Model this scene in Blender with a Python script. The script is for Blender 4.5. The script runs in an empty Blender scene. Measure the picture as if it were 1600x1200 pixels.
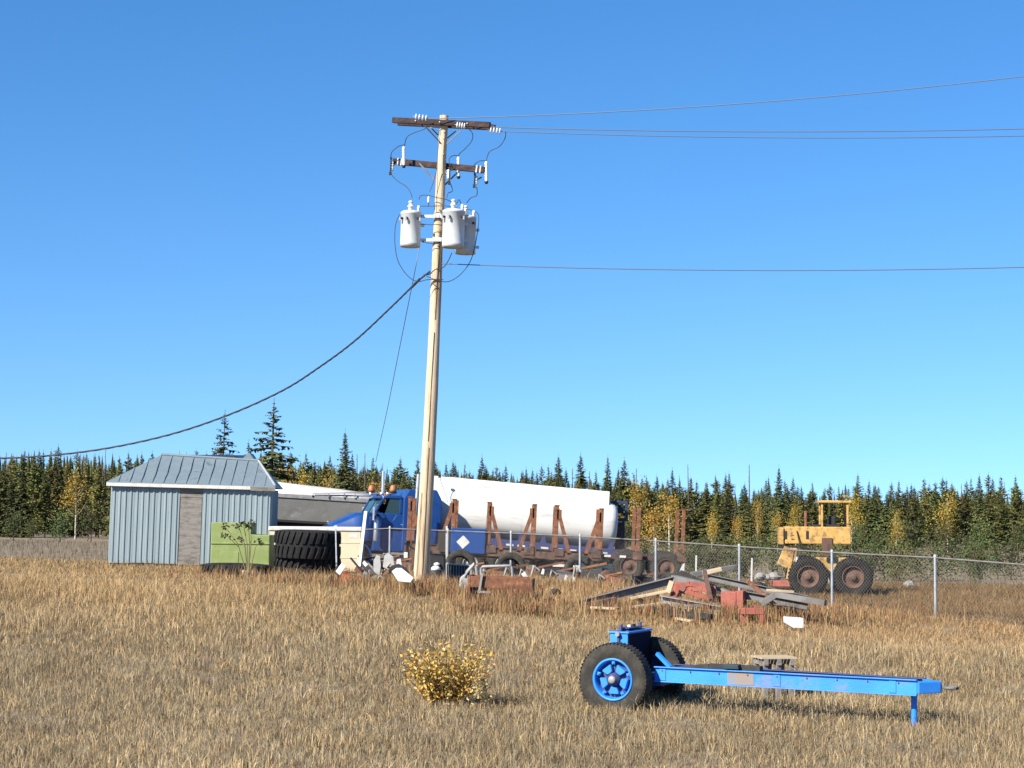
import bpy, math, random
import numpy as np
from mathutils import Vector, Matrix, Euler
R = math.radians
scene = bpy.context.scene
COL = scene.collection

# ------------------------------------------------------------------ camera
F = 2800.0                      # focal length in pixels of the 1600 px wide picture
EYE = Vector((0, 0, 2.0))
PITCH = math.atan((808 - 600) / F); ROLL = R(0.5)
cam_d = bpy.data.cameras.new('camera'); cam = bpy.data.objects.new('camera', cam_d)
COL.objects.link(cam); scene.camera = cam
cam_d.sensor_width = 36; cam_d.lens = F * 36 / 1600; cam_d.clip_end = 6000
CM = Matrix.Rotation(R(90) + PITCH, 3, 'X') @ Matrix.Rotation(ROLL, 3, 'Z')
cam.matrix_world = Matrix.Translation(EYE) @ CM.to_4x4()

# ------------------------------------------------------------------ light
SUN = Vector((-0.63, -0.62, 0.63)).normalized()
world = bpy.data.worlds.new('World'); scene.world = world; world.use_nodes = True
nt = world.node_tree; nt.nodes.clear()
sky = nt.nodes.new('ShaderNodeTexSky'); sky.sky_type = 'NISHITA'; sky.sun_disc = False
sky.sun_elevation = math.asin(SUN.z); sky.sun_rotation = math.atan2(SUN.x, SUN.y)
sky.altitude = 900; sky.air_density = 1.0; sky.dust_density = 0.15; sky.ozone_density = 2.5
bg = nt.nodes.new('ShaderNodeBackground'); bg.inputs[1].default_value = 0.073
wo = nt.nodes.new('ShaderNodeOutputWorld')
tcs = nt.nodes.new('ShaderNodeTexCoord'); vm = nt.nodes.new('ShaderNodeVectorMath'); vm.operation = 'MULTIPLY_ADD'
vm.inputs[1].default_value = (1, 1, .9); vm.inputs[2].default_value = (0, 0, .112)      # clear dry air: no pale band at the horizon
nt.links.new(tcs.outputs['Generated'], vm.inputs[0]); nt.links.new(vm.outputs[0], sky.inputs[0])
hs = nt.nodes.new('ShaderNodeHueSaturation'); hs.inputs['Saturation'].default_value = 1.31; hs.inputs['Hue'].default_value = .503; hs.inputs['Value'].default_value = 1.25
nt.links.new(sky.outputs[0], hs.inputs['Color']); nt.links.new(hs.outputs[0], bg.inputs[0]); nt.links.new(bg.outputs[0], wo.inputs[0])
sd = bpy.data.lights.new('sun', 'SUN'); sd.energy = 5.0; sd.angle = R(0.53); sd.color = (1, .93, .82)
so = bpy.data.objects.new('sun', sd); COL.objects.link(so)
so.rotation_euler = SUN.to_track_quat('Z', 'Y').to_euler()
scene.view_settings.view_transform = 'Standard'; scene.view_settings.look = 'None'
scene.view_settings.gamma = 1; scene.view_settings.use_curve_mapping = False
scene.view_settings.exposure = 1.12

# ------------------------------------------------------------------ placing helpers
def ray(px, py):
    return CM @ Vector(((px - 800) / F, (600 - py) / F, -1.0))
def W(px, py, s):               # the point seen at (px, py) where one metre is s pixels
    return EYE + ray(px, py) * (F / s)
def lerp_tab(tab, y):
    if y <= tab[0][0]: return tab[0][1]
    for (a, va), (b, vb) in zip(tab, tab[1:]):
        if y <= b:
            t = (y - a) / (b - a); t = t * t * (3 - 2 * t); return va + (vb - va) * t
    return tab[-1][1]
GT = [(8, -1.05), (21, -.95), (27, -.84), (36, -.35), (46, -.03), (58, -.03), (62, -.04), (66, -.26), (90, -.3), (200, -.7)]
ST = [(20, .0), (32, .015), (40, .045), (48, .040), (58, .022), (70, .025), (140, .01), (200, .01)]
def sg(px, py):                 # scale at which the ground is seen at this pixel
    lo, hi = 30., 140.
    for _ in range(40):
        m = (lo + hi) / 2; p = W(px, py, m)
        if p.z < g(p.x, p.y): lo = m
        else: hi = m
    return lo
def g(x, y):
    k = .35 + .65 * max(0., min(1., (y - 53) / 8)) if x < 0 else 1.
    return lerp_tab(GT, y) - lerp_tab(ST, y) * k * max(-30, min(8.5 + (x - 8.5) * .25 if x > 8.5 else x, 30))

# ------------------------------------------------------------------ materials
def mat(name, col, rough=.7, metal=0., col2=None, scale=4., bump=0., bscale=30., dist=.45, stretch=(1, 1, 1), vcol=None, rnd=0., spec=.5, col3=None, scale3=1.2, alpha=None, trans=0., coat=0., w3=.6):
    K = .84; col = tuple(c * K for c in col); col2 = col2 and tuple(c * K for c in col2); col3 = col3 and tuple(c * K for c in col3)
    m = bpy.data.materials.new(name); m.use_nodes = True; t = m.node_tree; N = t.nodes; L = t.links
    b = N['Principled BSDF']; b.inputs['Roughness'].default_value = rough; b.inputs['Metallic'].default_value = metal
    b.inputs['Specular IOR Level'].default_value = spec
    if coat: b.inputs['Coat Weight'].default_value = coat; b.inputs['Coat Roughness'].default_value = .15
    tc = N.new('ShaderNodeTexCoord'); mp = N.new('ShaderNodeMapping'); L.new(tc.outputs['Object'], mp.inputs[0])
    mp.inputs['Scale'].default_value = stretch
    def noise(sc, det=6, r=.6):
        n = N.new('ShaderNodeTexNoise'); n.inputs['Scale'].default_value = sc; n.inputs['Detail'].default_value = det
        n.inputs['Roughness'].default_value = r; L.new(mp.outputs[0], n.inputs[0]); return n
    def mix(f, a, bb):
        x = N.new('ShaderNodeMix'); x.data_type = 'RGBA'
        if hasattr(f, 'links'): L.new(f, x.inputs[0])
        else: x.inputs[0].default_value = f
        for i, v in ((6, a), (7, bb)):
            if hasattr(v, 'links'): L.new(v, x.inputs[i])
            else: x.inputs[i].default_value = (*v, 1)
        return x.outputs[2]
    def ramp(s, lo, hi):
        r = N.new('ShaderNodeMapRange'); r.inputs[1].default_value = lo; r.inputs[2].default_value = hi; L.new(s, r.inputs[0]); return r.outputs[0]
    c = None
    if vcol:
        a = N.new('ShaderNodeAttribute'); a.attribute_name = vcol; c = a.outputs[0]
    if col2:
        c = mix(ramp(noise(scale).outputs[0], dist, dist + .2), c or col, col2)
    if col3:
        c = mix(ramp(noise(scale3, 8, .7).outputs[0], w3 - .06, w3 + .06), c or col, col3)
    if rnd:
        oi = N.new('ShaderNodeObjectInfo'); h = N.new('ShaderNodeHueSaturation')
        r1 = N.new('ShaderNodeMapRange'); r1.inputs[3].default_value = 1 - rnd; r1.inputs[4].default_value = 1 + rnd
        L.new(oi.outputs['Random'], r1.inputs[0]); L.new(r1.outputs[0], h.inputs['Value'])
        mm = N.new('ShaderNodeMath'); mm.operation = 'MULTIPLY'; mm.inputs[1].default_value = 7.31; L.new(oi.outputs['Random'], mm.inputs[0])
        fr = N.new('ShaderNodeMath'); fr.operation = 'FRACT'; L.new(mm.outputs[0], fr.inputs[0])
        r2 = N.new('ShaderNodeMapRange'); r2.inputs[3].default_value = .5 - rnd * .09; r2.inputs[4].default_value = .5 + rnd * .05
        L.new(fr.outputs[0], r2.inputs[0]); L.new(r2.outputs[0], h.inputs['Hue'])
        if c: L.new(c, h.inputs['Color'])
        else: h.inputs['Color'].default_value = (*col, 1)
        c = h.outputs[0]
    if c: L.new(c, b.inputs['Base Color'])
    else: b.inputs['Base Color'].default_value = (*col, 1)
    if bump:
        bp = N.new('ShaderNodeBump'); bp.inputs['Strength'].default_value = bump; bp.inputs['Distance'].default_value = .02
        L.new(noise(bscale).outputs[0], bp.inputs['Height']); L.new(bp.outputs[0], b.inputs['Normal'])
    if trans:
        o = N['Material Output']; tr = N.new('ShaderNodeBsdfTranslucent'); ms = N.new('ShaderNodeMixShader'); ms.inputs[0].default_value = trans
        if c: L.new(c, tr.inputs[0])
        else: tr.inputs[0].default_value = (*col, 1)
        L.new(b.outputs[0], ms.inputs[1]); L.new(tr.outputs[0], ms.inputs[2]); L.new(ms.outputs[0], o.inputs[0])
    return m
M = dict(
 ground=mat('dry_ground', (.19, .14, .085), .95, col2=(.26, .205, .12), scale=.8, col3=(.12, .085, .055), scale3=2.5, bump=.6, bscale=9),
 grass=mat('dry_grass_blades', (.4, .3, .17), .8, vcol='Col', spec=.15, trans=.25),
 pole=mat('pole_wood', (.62, .49, .33), .85, col2=(.50, .37, .23), scale=6, stretch=(1, 1, .06), bump=.7, bscale=40, col3=(.30, .19, .11), scale3=7, w3=.58),
 darkwood=mat('dark_weathered_wood', (.026, .015, .014), .9, col2=(.065, .038, .032), scale=9, stretch=(.2, 1, 1), bump=.5),
 galv=mat('galvanised_steel', (.50, .52, .54), .45, .6, col2=(.40, .42, .44), scale=8),
 galvd=mat('dull_galvanised', (.40, .42, .44), .6, .3, col2=(.3, .32, .33), scale=6),
 can=mat('transformer_grey_paint', (.60, .63, .63), .4, col2=(.52, .55, .55), scale=3, coat=.3),
 porc=mat('pale_porcelain', (.72, .74, .74), .2, spec=.6),
 wire=mat('dark_wire', (.03, .035, .045), .6),
 cable=mat('twisted_cable_black', (.02, .022, .025), .6, bump=.4),
 conductor=mat('aluminium_conductor', (.16, .19, .24), .5, .3),
 rubber=mat('tyre_rubber', (.012, .012, .013), .9, spec=.25, col2=(.022, .021, .019), scale=5, bump=.3, bscale=60),
 dustyrub=mat('dusty_tyre_rubber', (.032, .030, .026), .9, spec=.3, col2=(.062, .056, .044), scale=7, bump=.3, bscale=60),
 bluebr=mat('bright_blue_paint', (.022, .22, .74), .5, col2=(.03, .25, .78), scale=3, col3=(.015, .10, .42), scale3=5, w3=.68, bump=.1),
 bluebm=mat('worn_blue_beam_paint', (.028, .26, .82), .5, col2=(.022, .22, .74), scale=2, col3=(.22, .19, .17), scale3=1.1, w3=.66, bump=.15, stretch=(.7, 1, 1)),
 primer=mat('worn_grey_primer', (.25, .20, .17), .8, col2=(.17, .22, .30), scale=3),
 bluetr=mat('truck_blue_paint', (.006, .050, .21), .36, col2=(.010, .06, .24), scale=2, coat=.25),
 blued=mat('dull_blue_frame_paint', (.025, .045, .16), .6, col2=(.06, .05, .10), scale=4),
 navy=mat('navy_metal', (.012, .03, .08), .6),
 darknavy=mat('dark_navy_shade_paint', (.003, .006, .028), .8, spec=.08, col2=(.005, .008, .03), scale=3, col3=(.022, .010, .010), scale3=2.0, w3=.56),  # shade of the bolster box side put into the navy, with rusty flecks
 teal=mat('dark_teal_metal', (.008, .035, .045), .7, col2=(.012, .02, .03), scale=5),
 glass=mat('dark_window_glass', (.012, .03, .025), .06, spec=.9),
 windsh=mat('windshield_glass', (.03, .075, .06), .05, spec=.9, col2=(.05, .12, .08), scale=2),
 chrome=mat('chrome', (.78, .78, .78), .38, .85),
 white=mat('dirty_white_paint', (.64, .635, .60), .5, col2=(.58, .57, .53), scale=1.3, col3=(.47, .45, .41), scale3=1.6, w3=.60, stretch=(.35, 1, 2.2)),
 whiteb=mat('white_board', (.62, .60, .56), .6, col2=(.52, .49, .45), scale=6),
 cream=mat('cream_panel', (.60, .54, .38), .6, col2=(.54, .48, .33), scale=2, col3=(.36, .29, .18), scale3=3, w3=.67),
 amber=mat('faded_orange_plastic', (.40, .14, .05), .5),
 rust=mat('rusty_steel', (.20, .080, .038), .9, col2=(.09, .042, .028), scale=6, col3=(.36, .16, .065), scale3=5, w3=.6, bump=.4),
 rustd=mat('dark_rusty_frame', (.12, .065, .045), .9, col2=(.055, .038, .03), scale=4, bump=.4, col3=(.2, .12, .075), scale3=3),
 maroon=mat('maroon_frame', (.085, .03, .035), .7, col2=(.05, .03, .03), scale=4),
 chassis=mat('dark_chassis', (.018, .017, .017), .8, col2=(.045, .04, .035), scale=5),
 alu=mat('dirty_aluminium', (.19, .185, .17), .6, .25, col2=(.15, .145, .13), scale=1.2, col3=(.27, .265, .25), scale3=1.3, stretch=(1, 1, 1.6)),
 shedw=mat('blue_grey_metal_siding', (.24, .30, .32), .55, .2, col2=(.31, .375, .39), scale=2, stretch=(3, 1, .3), col3=(.16, .12, .09), scale3=2.5, w3=.68),
 shedr=mat('grey_metal_roofing', (.20, .255, .28), .55, .25, col2=(.25, .31, .33), scale=2, col3=(.14, .17, .18), scale3=2),
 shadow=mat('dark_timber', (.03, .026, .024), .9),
 greyw=mat('grey_weathered_timber', (.23, .21, .19), .9, col2=(.13, .115, .10), scale=7, stretch=(.3, 1, 1), bump=.5),
 lime=mat('lime_green_paint', (.19, .25, .07), .7, col2=(.25, .29, .11), scale=3, col3=(.30, .27, .12), scale3=4, w3=.66),
 redp=mat('faded_red_paint', (.36, .10, .065), .75, col2=(.27, .07, .05), scale=6, col3=(.20, .10, .07), scale3=7, w3=.58),
 orange=mat('orange_red_paint', (.50, .085, .03), .6, col2=(.30, .06, .03), scale=8),
 steel=mat('weathered_grey_steel', (.19, .18, .17), .75, .15, col2=(.12, .11, .10), scale=3, col3=(.16, .12, .09), scale3=4, w3=.62, bump=.3),
 steell=mat('light_grey_steel', (.30, .30, .29), .6, .2, col2=(.22, .21, .2), scale=4),
 black=mat('black_metal', (.012, .012, .013), .7),
 yellow=mat('faded_yellow_machine_paint', (.50, .29, .07), .7, col2=(.54, .35, .12), scale=3, col3=(.20, .11, .05), scale3=4, w3=.56),
 timber=mat('pale_timber', (.50, .40, .26), .8, col2=(.40, .30, .18), scale=8, stretch=(.2, 1, 1)),
 stone=mat('pale_rock', (.26, .25, .23), .9, col2=(.17, .155, .14), scale=4, bump=.6, bscale=8),
 bark=mat('conifer_bark', (.10, .07, .05), .95, col2=(.06, .045, .035), scale=5),
 paleb=mat('pale_aspen_bark', (.50, .47, .38), .85, col2=(.2, .18, .14), scale=6),
 spruce=mat('spruce_needles', (.085, .098, .034), .85, col2=(.125, .132, .042), scale=.9, rnd=.38, spec=.2),
 pine=mat('pine_needles', (.125, .135, .038), .85, col2=(.19, .175, .05), scale=.8, rnd=.38, spec=.2),
 dead=mat('bare_grey_twigs', (.15, .115, .09), .9, rnd=.2),
 aspen=mat('yellow_aspen_leaves', (.42, .27, .035), .7, col2=(.30, .24, .04), scale=.8, rnd=.2, trans=.3),
 olive=mat('olive_shrub_leaves', (.055, .085, .020), .8, col2=(.13, .115, .035), scale=.8, rnd=.5, trans=.2),
 gold=mat('golden_bush_leaves', (.62, .40, .07), .65, vcol='Col', trans=.3),
 twig=mat('brown_twigs', (.12, .065, .04), .9),
 darkleaf=mat('withered_dark_leaves', (.03, .032, .015), .9, col2=(.06, .04, .02), scale=8),
 stem=mat('dull_green_stem', (.16, .15, .06), .85),
 weeds=mat('rusty_weeds', (.16, .08, .045), .9, vcol='Col', trans=.15),
)

# ------------------------------------------------------------------ mesh builder
class MB:
    def __init__(s): s.v = []; s.f = []; s.sm = []
    def add(s, vs, fs, smooth=False):
        o = len(s.v); s.v += [tuple(v) for v in vs]
        for f in fs: s.f.append(tuple(i + o for i in f)); s.sm.append(smooth)
        return s
    def box(s, c, d, rot=None):
        c = Vector(c); E = Euler(rot).to_matrix() if rot else Matrix.Identity(3)
        vs = [c + E @ Vector((x * d[0] / 2, y * d[1] / 2, z * d[2] / 2)) for x in (-1, 1) for y in (-1, 1) for z in (-1, 1)]
        return s.add(vs, [(0, 1, 3, 2), (4, 6, 7, 5), (0, 4, 5, 1), (2, 3, 7, 6), (0, 2, 6, 4), (1, 5, 7, 3)])
    def bb(s, x0, x1, y0, y1, z0, z1): return s.box(((x0 + x1) / 2, (y0 + y1) / 2, (z0 + z1) / 2), (abs(x1 - x0), abs(y1 - y0), abs(z1 - z0)))
    def frame(s, p0, p1, up=(0, 0, 1)):
        p0 = Vector(p0); p1 = Vector(p1); d = (p1 - p0).normalized(); u = Vector(up)
        if abs(d.dot(u)) > .98: u = Vector((0, 1, 0))
        a = d.cross(u).normalized(); b = a.cross(d).normalized(); return p0, p1, d, a, b
    def beam(s, p0, p1, w, h, up=(0, 0, 1), w1=None, h1=None):
        p0, p1, d, a, b = s.frame(p0, p1, up); w1 = w if w1 is None else w1; h1 = h if h1 is None else h1
        vs = [p + a * (i * ww / 2) + b * (j * hh / 2) for p, ww, hh in ((p0, w, h), (p1, w1, h1)) for i, j in ((-1, -1), (1, -1), (1, 1), (-1, 1))]
        return s.add(vs, [(3, 2, 1, 0), (4, 5, 6, 7), (0, 1, 5, 4), (1, 2, 6, 5), (2, 3, 7, 6), (3, 0, 4, 7)])
    def channel(s, p0, p1, w, h, t=.012, up=(0, 0, 1)):     # C / I section
        p0, p1, d, a, b = s.frame(p0, p1, up)
        s.beam(p0, p1, t, h - 2 * t, up)
        for k in (-1, 1): s.beam(p0 + b * (k * (h - t) / 2), p1 + b * (k * (h - t) / 2), w, t, up)
        return s
    def cyl(s, p0, p1, r0, r1=None, n=12, caps=True):
        r1 = r0 if r1 is None else r1; p0, p1, d, a, b = s.frame(p0, p1)
        vs = [p + (a * math.cos(2 * math.pi * i / n) + b * math.sin(2 * math.pi * i / n)) * r for p, r in ((p0, r0), (p1, r1)) for i in range(n)]
        s.add(vs, [(i, (i + 1) % n, n + (i + 1) % n, n + i) for i in range(n)], True)
        if caps: s.add(vs, [tuple(reversed(range(n))), tuple(range(n, 2 * n))])
        return s
    def tube(s, pts, r, n=6):
        pts = [Vector(p) for p in pts]; vs = []; up = Vector((0, .3, 1))
        for i, p in enumerate(pts):
            d = (pts[min(i + 1, len(pts) - 1)] - pts[max(i - 1, 0)]).normalized()
            u = Vector((1, 0, 0)) if abs(d.x) < .5 else Vector((0, 1, 0))
            a = d.cross(u).normalized(); b = a.cross(d)
            rr = r[i] if isinstance(r, (list, tuple)) else r
            vs += [p + (a * math.cos(2 * math.pi * k / n) + b * math.sin(2 * math.pi * k / n)) * rr for k in range(n)]
        fs = [(i * n + k, i * n + (k + 1) % n, (i + 1) * n + (k + 1) % n, (i + 1) * n + k) for i in range(len(pts) - 1) for k in range(n)]
        s.add(vs, fs, True); s.add(vs[:n], [tuple(reversed(range(n)))]); s.add(vs[-n:], [tuple(range(n))])
        return s
    def lathe(s, prof, o=(0, 0, 0), axis=(0, 0, 1), n=24, smooth=True, close=False):   # prof: (radius, height)
        o = Vector(o); p0, p1, d, a, b = s.frame(o, o + Vector(axis))
        vs = [o + d * h + (a * math.cos(2 * math.pi * i / n) + b * math.sin(2 * math.pi * i / n)) * r for r, h in prof for i in range(n)]
        m = len(prof); fs = [(j * n + i, j * n + (i + 1) % n, ((j + 1) % m) * n + (i + 1) % n, ((j + 1) % m) * n + i) for j in range(m if close else m - 1) for i in range(n)]
        return s.add(vs, fs, smooth)
    def prism(s, poly, y0, y1):                     # polygon in x,z, extruded along y
        n = len(poly); vs = [(x, y0, z) for x, z in poly] + [(x, y1, z) for x, z in poly]
        return s.add(vs, [tuple(range(n)), tuple(reversed(range(n, 2 * n)))] + [(i, i + n, (i + 1) % n + n, (i + 1) % n) for i in range(n)])
    def prismx(s, poly, x0, x1):                    # polygon in y,z, extruded along x
        n = len(poly); vs = [(x0, y, z) for y, z in poly] + [(x1, y, z) for y, z in poly]
        return s.add(vs, [tuple(reversed(range(n))), tuple(range(n, 2 * n))] + [(i, (i + 1) % n, (i + 1) % n + n, i + n) for i in range(n)])
    def data(s, name):
        me = bpy.data.meshes.new(name); me.from_pydata(s.v, [], s.f); me.validate(); me.update()
        if len(me.polygons) == len(s.sm): me.polygons.foreach_set('use_smooth', np.array([bool(q) for q in s.sm], dtype=bool))
        return me
    def build(s, name, m, parent=None, bevel=0, label=None, stuff=False):
        me = s.data(name); me.materials.append(M[m]); 
        import bmesh
        b = bmesh.new(); b.from_mesh(me); bmesh.ops.recalc_face_normals(b, faces=b.faces); b.to_mesh(me); b.free()
        o = bpy.data.objects.new(name, me); COL.objects.link(o)
        if parent: o.parent = parent
        if bevel:
            md = o.modifiers.new('bevel', 'BEVEL'); md.width = bevel; md.segments = 2; md.limit_method = 'ANGLE'; md.angle_limit = R(40)
        if label: o['label'] = label
        if stuff: o['kind'] = 'stuff'
        return o
def tag(o, label=None, cat=None, group=None, kind=None):
    if label: o['label'] = label
    if cat: o['category'] = cat
    if group: o['group'] = group
    if kind: o['kind'] = kind
    return o
class Thing:
    """an Empty at the thing's base; at() turns a pixel into a point of its own upright plane"""
    def __init__(s, name, label, cat, px, sc, rz=0, ry=0, group=None, z=None, rx=0):
        d = F / sc; x = (px - 800) / F * d
        s.o = bpy.data.objects.new(name, None); COL.objects.link(s.o); s.o.empty_display_size = .2
        s.o.location = (x, d, g(x, d) if z is None else z); s.o.rotation_euler = (rx, ry, rz)
        tag(s.o, label, cat, group)
        s.m = Matrix.Translation(s.o.location) @ Euler((rx, ry, rz)).to_matrix().to_4x4(); s.i = s.m.inverted()
    def at(s, px, py, v=0.):
        o = s.i @ EYE; d = s.i.to_3x3() @ ray(px, py); t = (v - o.y) / d.y; return o + d * t
    def X(s, px, v=0.): return s.at(px, 850, v).x
    def inv(s, p): return s.i @ Vector(p)
def solo(mb, name, label, cat, m, bevel=0, group=None, kind=None):
    vs = [Vector(v) for v in mb.v]; c = sum(vs, Vector()) / len(vs); c.z = min(v.z for v in vs)
    mb.v = [tuple(v - c) for v in vs]
    o = mb.build(name, m, None, bevel); o.location = c; return tag(o, label, cat, group, kind)
def copy_tree(o, parent=None):
    c = o.copy(); COL.objects.link(c); c.parent = parent
    for ch in list(o.children): copy_tree(ch, c)
    return c

# ------------------------------------------------------------------ ground
def build_ground():
    ys = np.concatenate([np.arange(2, 80, .8), np.arange(80, 320, 8), np.array([400, 600, 1000, 2500.])])
    ys = np.concatenate([np.array([-400., -100, -30, -8]), ys])
    xs = np.concatenate([np.array([-2500., -900, -400, -200, -100, -70, -50]), np.arange(-40, 40.1, .8), np.array([50, 70, 100, 200, 400, 900, 2500.])])
    rnd = np.random.RandomState(3)
    vs = []
    for y in ys:
        for x in xs:
            z = g(x, y) + (0.035 * math.sin(x * 1.7 + y * .9) * math.sin(y * 1.1 - x * .4) + rnd.uniform(-.02, .02)) * (1 if 5 < y < 300 else 0)
            vs.append((x, y, z))
    n = len(xs); fs = [(j * n + i, j * n + i + 1, (j + 1) * n + i + 1, (j + 1) * n + i) for j in range(len(ys) - 1) for i in range(n - 1)]
    mb = MB(); mb.v = vs; mb.f = fs; mb.sm = [True] * len(fs)
    o = mb.build('ground', 'ground'); tag(o, 'dry straw covered field and yard ground', kind='structure')
build_ground()

# ------------------------------------------------------------------ dry grass
def blades(name, P, H, Wd, C, m, seed, lean=.35):
    rs = np.random.RandomState(seed); n = len(P)
    a = rs.uniform(0, 2 * np.pi, n); dr = np.stack([np.cos(a), np.sin(a)], 1)
    b = rs.uniform(0, 2 * np.pi, n); bd = np.stack([np.cos(b), np.sin(b)], 1) * (rs.uniform(.05, 1, n) ** 1.5 * lean)[:, None] * H[:, None]
    V = np.zeros((n, 5, 3), np.float32)
    w = Wd[:, None]
    V[:, 0, :2] = P[:, :2] - dr * w / 2; V[:, 1, :2] = P[:, :2] + dr * w / 2
    V[:, 2, :2] = P[:, :2] + bd * .35 - dr * w * .38; V[:, 3, :2] = P[:, :2] + bd * .35 + dr * w * .38; V[:, 4, :2] = P[:, :2] + bd
    V[:, :2, 2] = P[:, 2:3] - .02; V[:, 2:4, 2] = (P[:, 2] + H * .6)[:, None]; V[:, 4, 2] = P[:, 2] + H * rs.uniform(.82, 1, n)
    idx = (np.arange(n) * 5)[:, None]
    Fq = np.concatenate([idx + np.array([[0, 1, 3]]), idx + np.array([[0, 3, 2]]), idx + np.array([[2, 3, 4]])], 1).reshape(-1)
    me = bpy.data.meshes.new(name); me.vertices.add(n * 5); me.vertices.foreach_set('co', V.reshape(-1))
    nl = n * 9; me.loops.add(nl); me.loops.foreach_set('vertex_index', Fq.astype(np.int32))
    me.polygons.add(n * 3); me.polygons.foreach_set('loop_start', np.arange(0, nl, 3, dtype=np.int32))
    me.update(calc_edges=True)
    at = me.attributes.new('Col', 'FLOAT_COLOR', 'POINT')
    CC = np.ones((n, 5, 4), np.float32); CC[:, :, :3] = C[:, None, :] * .84; at.data.foreach_set('color', CC.reshape(-1))
    me.materials.append(M[m]); o = bpy.data.objects.new(name, me); COL.objects.link(o); return o
gv = np.vectorize(g)
def vnoise(x, y, sc, seed):     # smooth value noise
    rs = np.random.RandomState(seed); T = rs.rand(256, 256); x = x / sc + 50; y = y / sc + 50
    xi = np.floor(x).astype(int); yi = np.floor(y).astype(int); fx = x - xi; fy = y - yi; fx = fx * fx * (3 - 2 * fx); fy = fy * fy * (3 - 2 * fy)
    q = lambda i, j: T[i % 256, j % 256]
    return (q(xi, yi) * (1 - fx) + q(xi + 1, yi) * fx) * (1 - fy) + (q(xi, yi + 1) * (1 - fx) + q(xi + 1, yi + 1) * fx) * fy
def build_grass():
    rs = np.random.RandomState(11)
    # tuft centres over the field
    N = 46000
    Y = 17 + (rs.rand(N) ** .8) * 46; X = (rs.rand(N) * 2 - 1) * (.30 * Y + 1.5)
    nz = vnoise(X, Y, 1.3, 1) * .6 + vnoise(X, Y, .45, 2) * .4
    keep = rs.rand(N) < (.35 + 1.1 * nz); X = X[keep]; Y = Y[keep]
    k = rs.randint(6, 15, len(X)); ti = np.repeat(np.arange(len(X)), k); n = len(ti)
    rad = rs.uniform(.02, .16, len(X))[ti] * (1 + Y[ti] / 90)
    px = X[ti] + rs.randn(n) * rad; py = Y[ti] + rs.randn(n) * rad
    P = np.stack([px, py, gv(px, py)], 1)
    far = np.clip((P[:, 1] - 38) / 12, 0, 1)
    hb = .09 + .13 * vnoise(X, Y, 2.1, 5) + .09 * vnoise(X, Y, .7, 15) + .06 * np.clip((Y - 36) / 10, 0, 1)
    H = hb[ti] * rs.uniform(.45, 1.4, n) * (.72 + .28 * np.clip((P[:, 1] - 27) / 10, 0, 1))
    H *= 1 - .5 * np.exp(-((P[:, 1] - 42) / 4) ** 2) * np.clip(P[:, 0] + 3.2, 0, 1)
    H *= 1 - .5 * np.clip((P[:, 1] - 44) / 4, 0, 1) * np.clip(-P[:, 0] - 3.2, 0, 1)
    stalk = rs.rand(n) < .07; H[stalk] *= 1.45
    Wd = rs.uniform(.004, .009, n) * (.75 + P[:, 1] / 50)
    pal = np.array([[.47, .37, .22], [.38, .30, .185], [.30, .26, .18], [.52, .40, .22], [.33, .23, .14], [.42, .37, .27], [.26, .24, .16]])
    tc = pal[rs.choice(7, len(X), p=[.22, .2, .16, .12, .1, .14, .06])]
    big = vnoise(X, Y, 4.0, 8)[:, None]; band = np.exp(-((Y - 43) / 5.5) ** 2)[:, None]
    red = np.clip((X + 0) / 4, 0, 1)[:, None] * band
    gold = np.clip((Y - 33) / 8, 0, 1)[:, None]
    tc = tc * (.72 + .36 * big + .25 * vnoise(X, Y, 1.1, 18)[:, None])
    tc = tc * (1 - .55 * red) + np.array([.40, .25, .14]) * .55 * red
    tc = tc * (1 - .3 * gold) + np.array([.50, .36, .18]) * .3 * gold
    C = tc[ti] * rs.uniform(.5, 1.5, (n, 1)) * (np.array([[1.0, .955, .88]]) + np.clip((P[:, 1:2] - 30) / 12, 0, 1) * np.array([[.06, -.01, -.07]]))
    yard = P[:, 1] > 62.2 - 1.208 * (P[:, 0] + 4.18)
    C[yard] *= np.array([[.50, .46, .42]]); H[yard] *= .6; C[stalk] *= 1.15
    o = blades('dry_grass', P, H, Wd, np.clip(C * .98, .02, .85), 'grass', 4, lean=.95)
    tag(o, 'dry straw coloured grass covering the field', 'grass', kind='stuff')
    # fine short thatch between the tufts
    n = 210000; Y = 17 + (rs.rand(n) ** .85) * 36; X = (rs.rand(n) * 2 - 1) * (.30 * Y + 1.5)
    P = np.stack([X, Y, gv(X, Y)], 1); H = rs.uniform(.05, .15, n); Wd = rs.uniform(.004, .010, n) * (.8 + Y / 50)
    C = pal[rs.choice(7, n)] * rs.uniform(.45, 1.1, (n, 1)) * np.array([[1.0, .93, .82]])
    o = blades('short_grass', P, H, Wd, C, 'grass', 5, lean=2.2)
    tag(o, 'matted dead grass lying low between the tufts', 'grass', kind='stuff')
    # darker rusty weeds round the pole foot and along the debris
    sp = []
    for (cx, cs, r, k) in [(672, 61, .55, 1500), (705, 62, .8, 1200), (745, 64.5, .4, 500), (775, 69.5, .5, 700), (815, 70, .45, 600), (790, 67, .5, 900), (830, 65, .9, 600), (455, 57, .3, 200), (440, 55, 1.4, 250), (375, 54, 1.3, 500), (510, 57, 1.0, 500), (560, 60, .9, 700), (600, 58, .9, 700), (1000, 67, 1.3, 500), (1080, 68, 1.2, 800), (1130, 66, .8, 700), (1170, 67, .9, 600), (1060, 62, 1.4, 500), (1220, 66, 1.2, 700), (1320, 64, 1.5, 600), (870, 58, 1.2, 600), (930, 57, 1.0, 500), (500, 104, .3, 60), (515, 122, .3, 110), (440, 118, .2, 40), (1105, 104, .35, 60), (735, 104, .5, 160), (1190, 112, .4, 60), (1050, 108, .3, 60)]:
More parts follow.
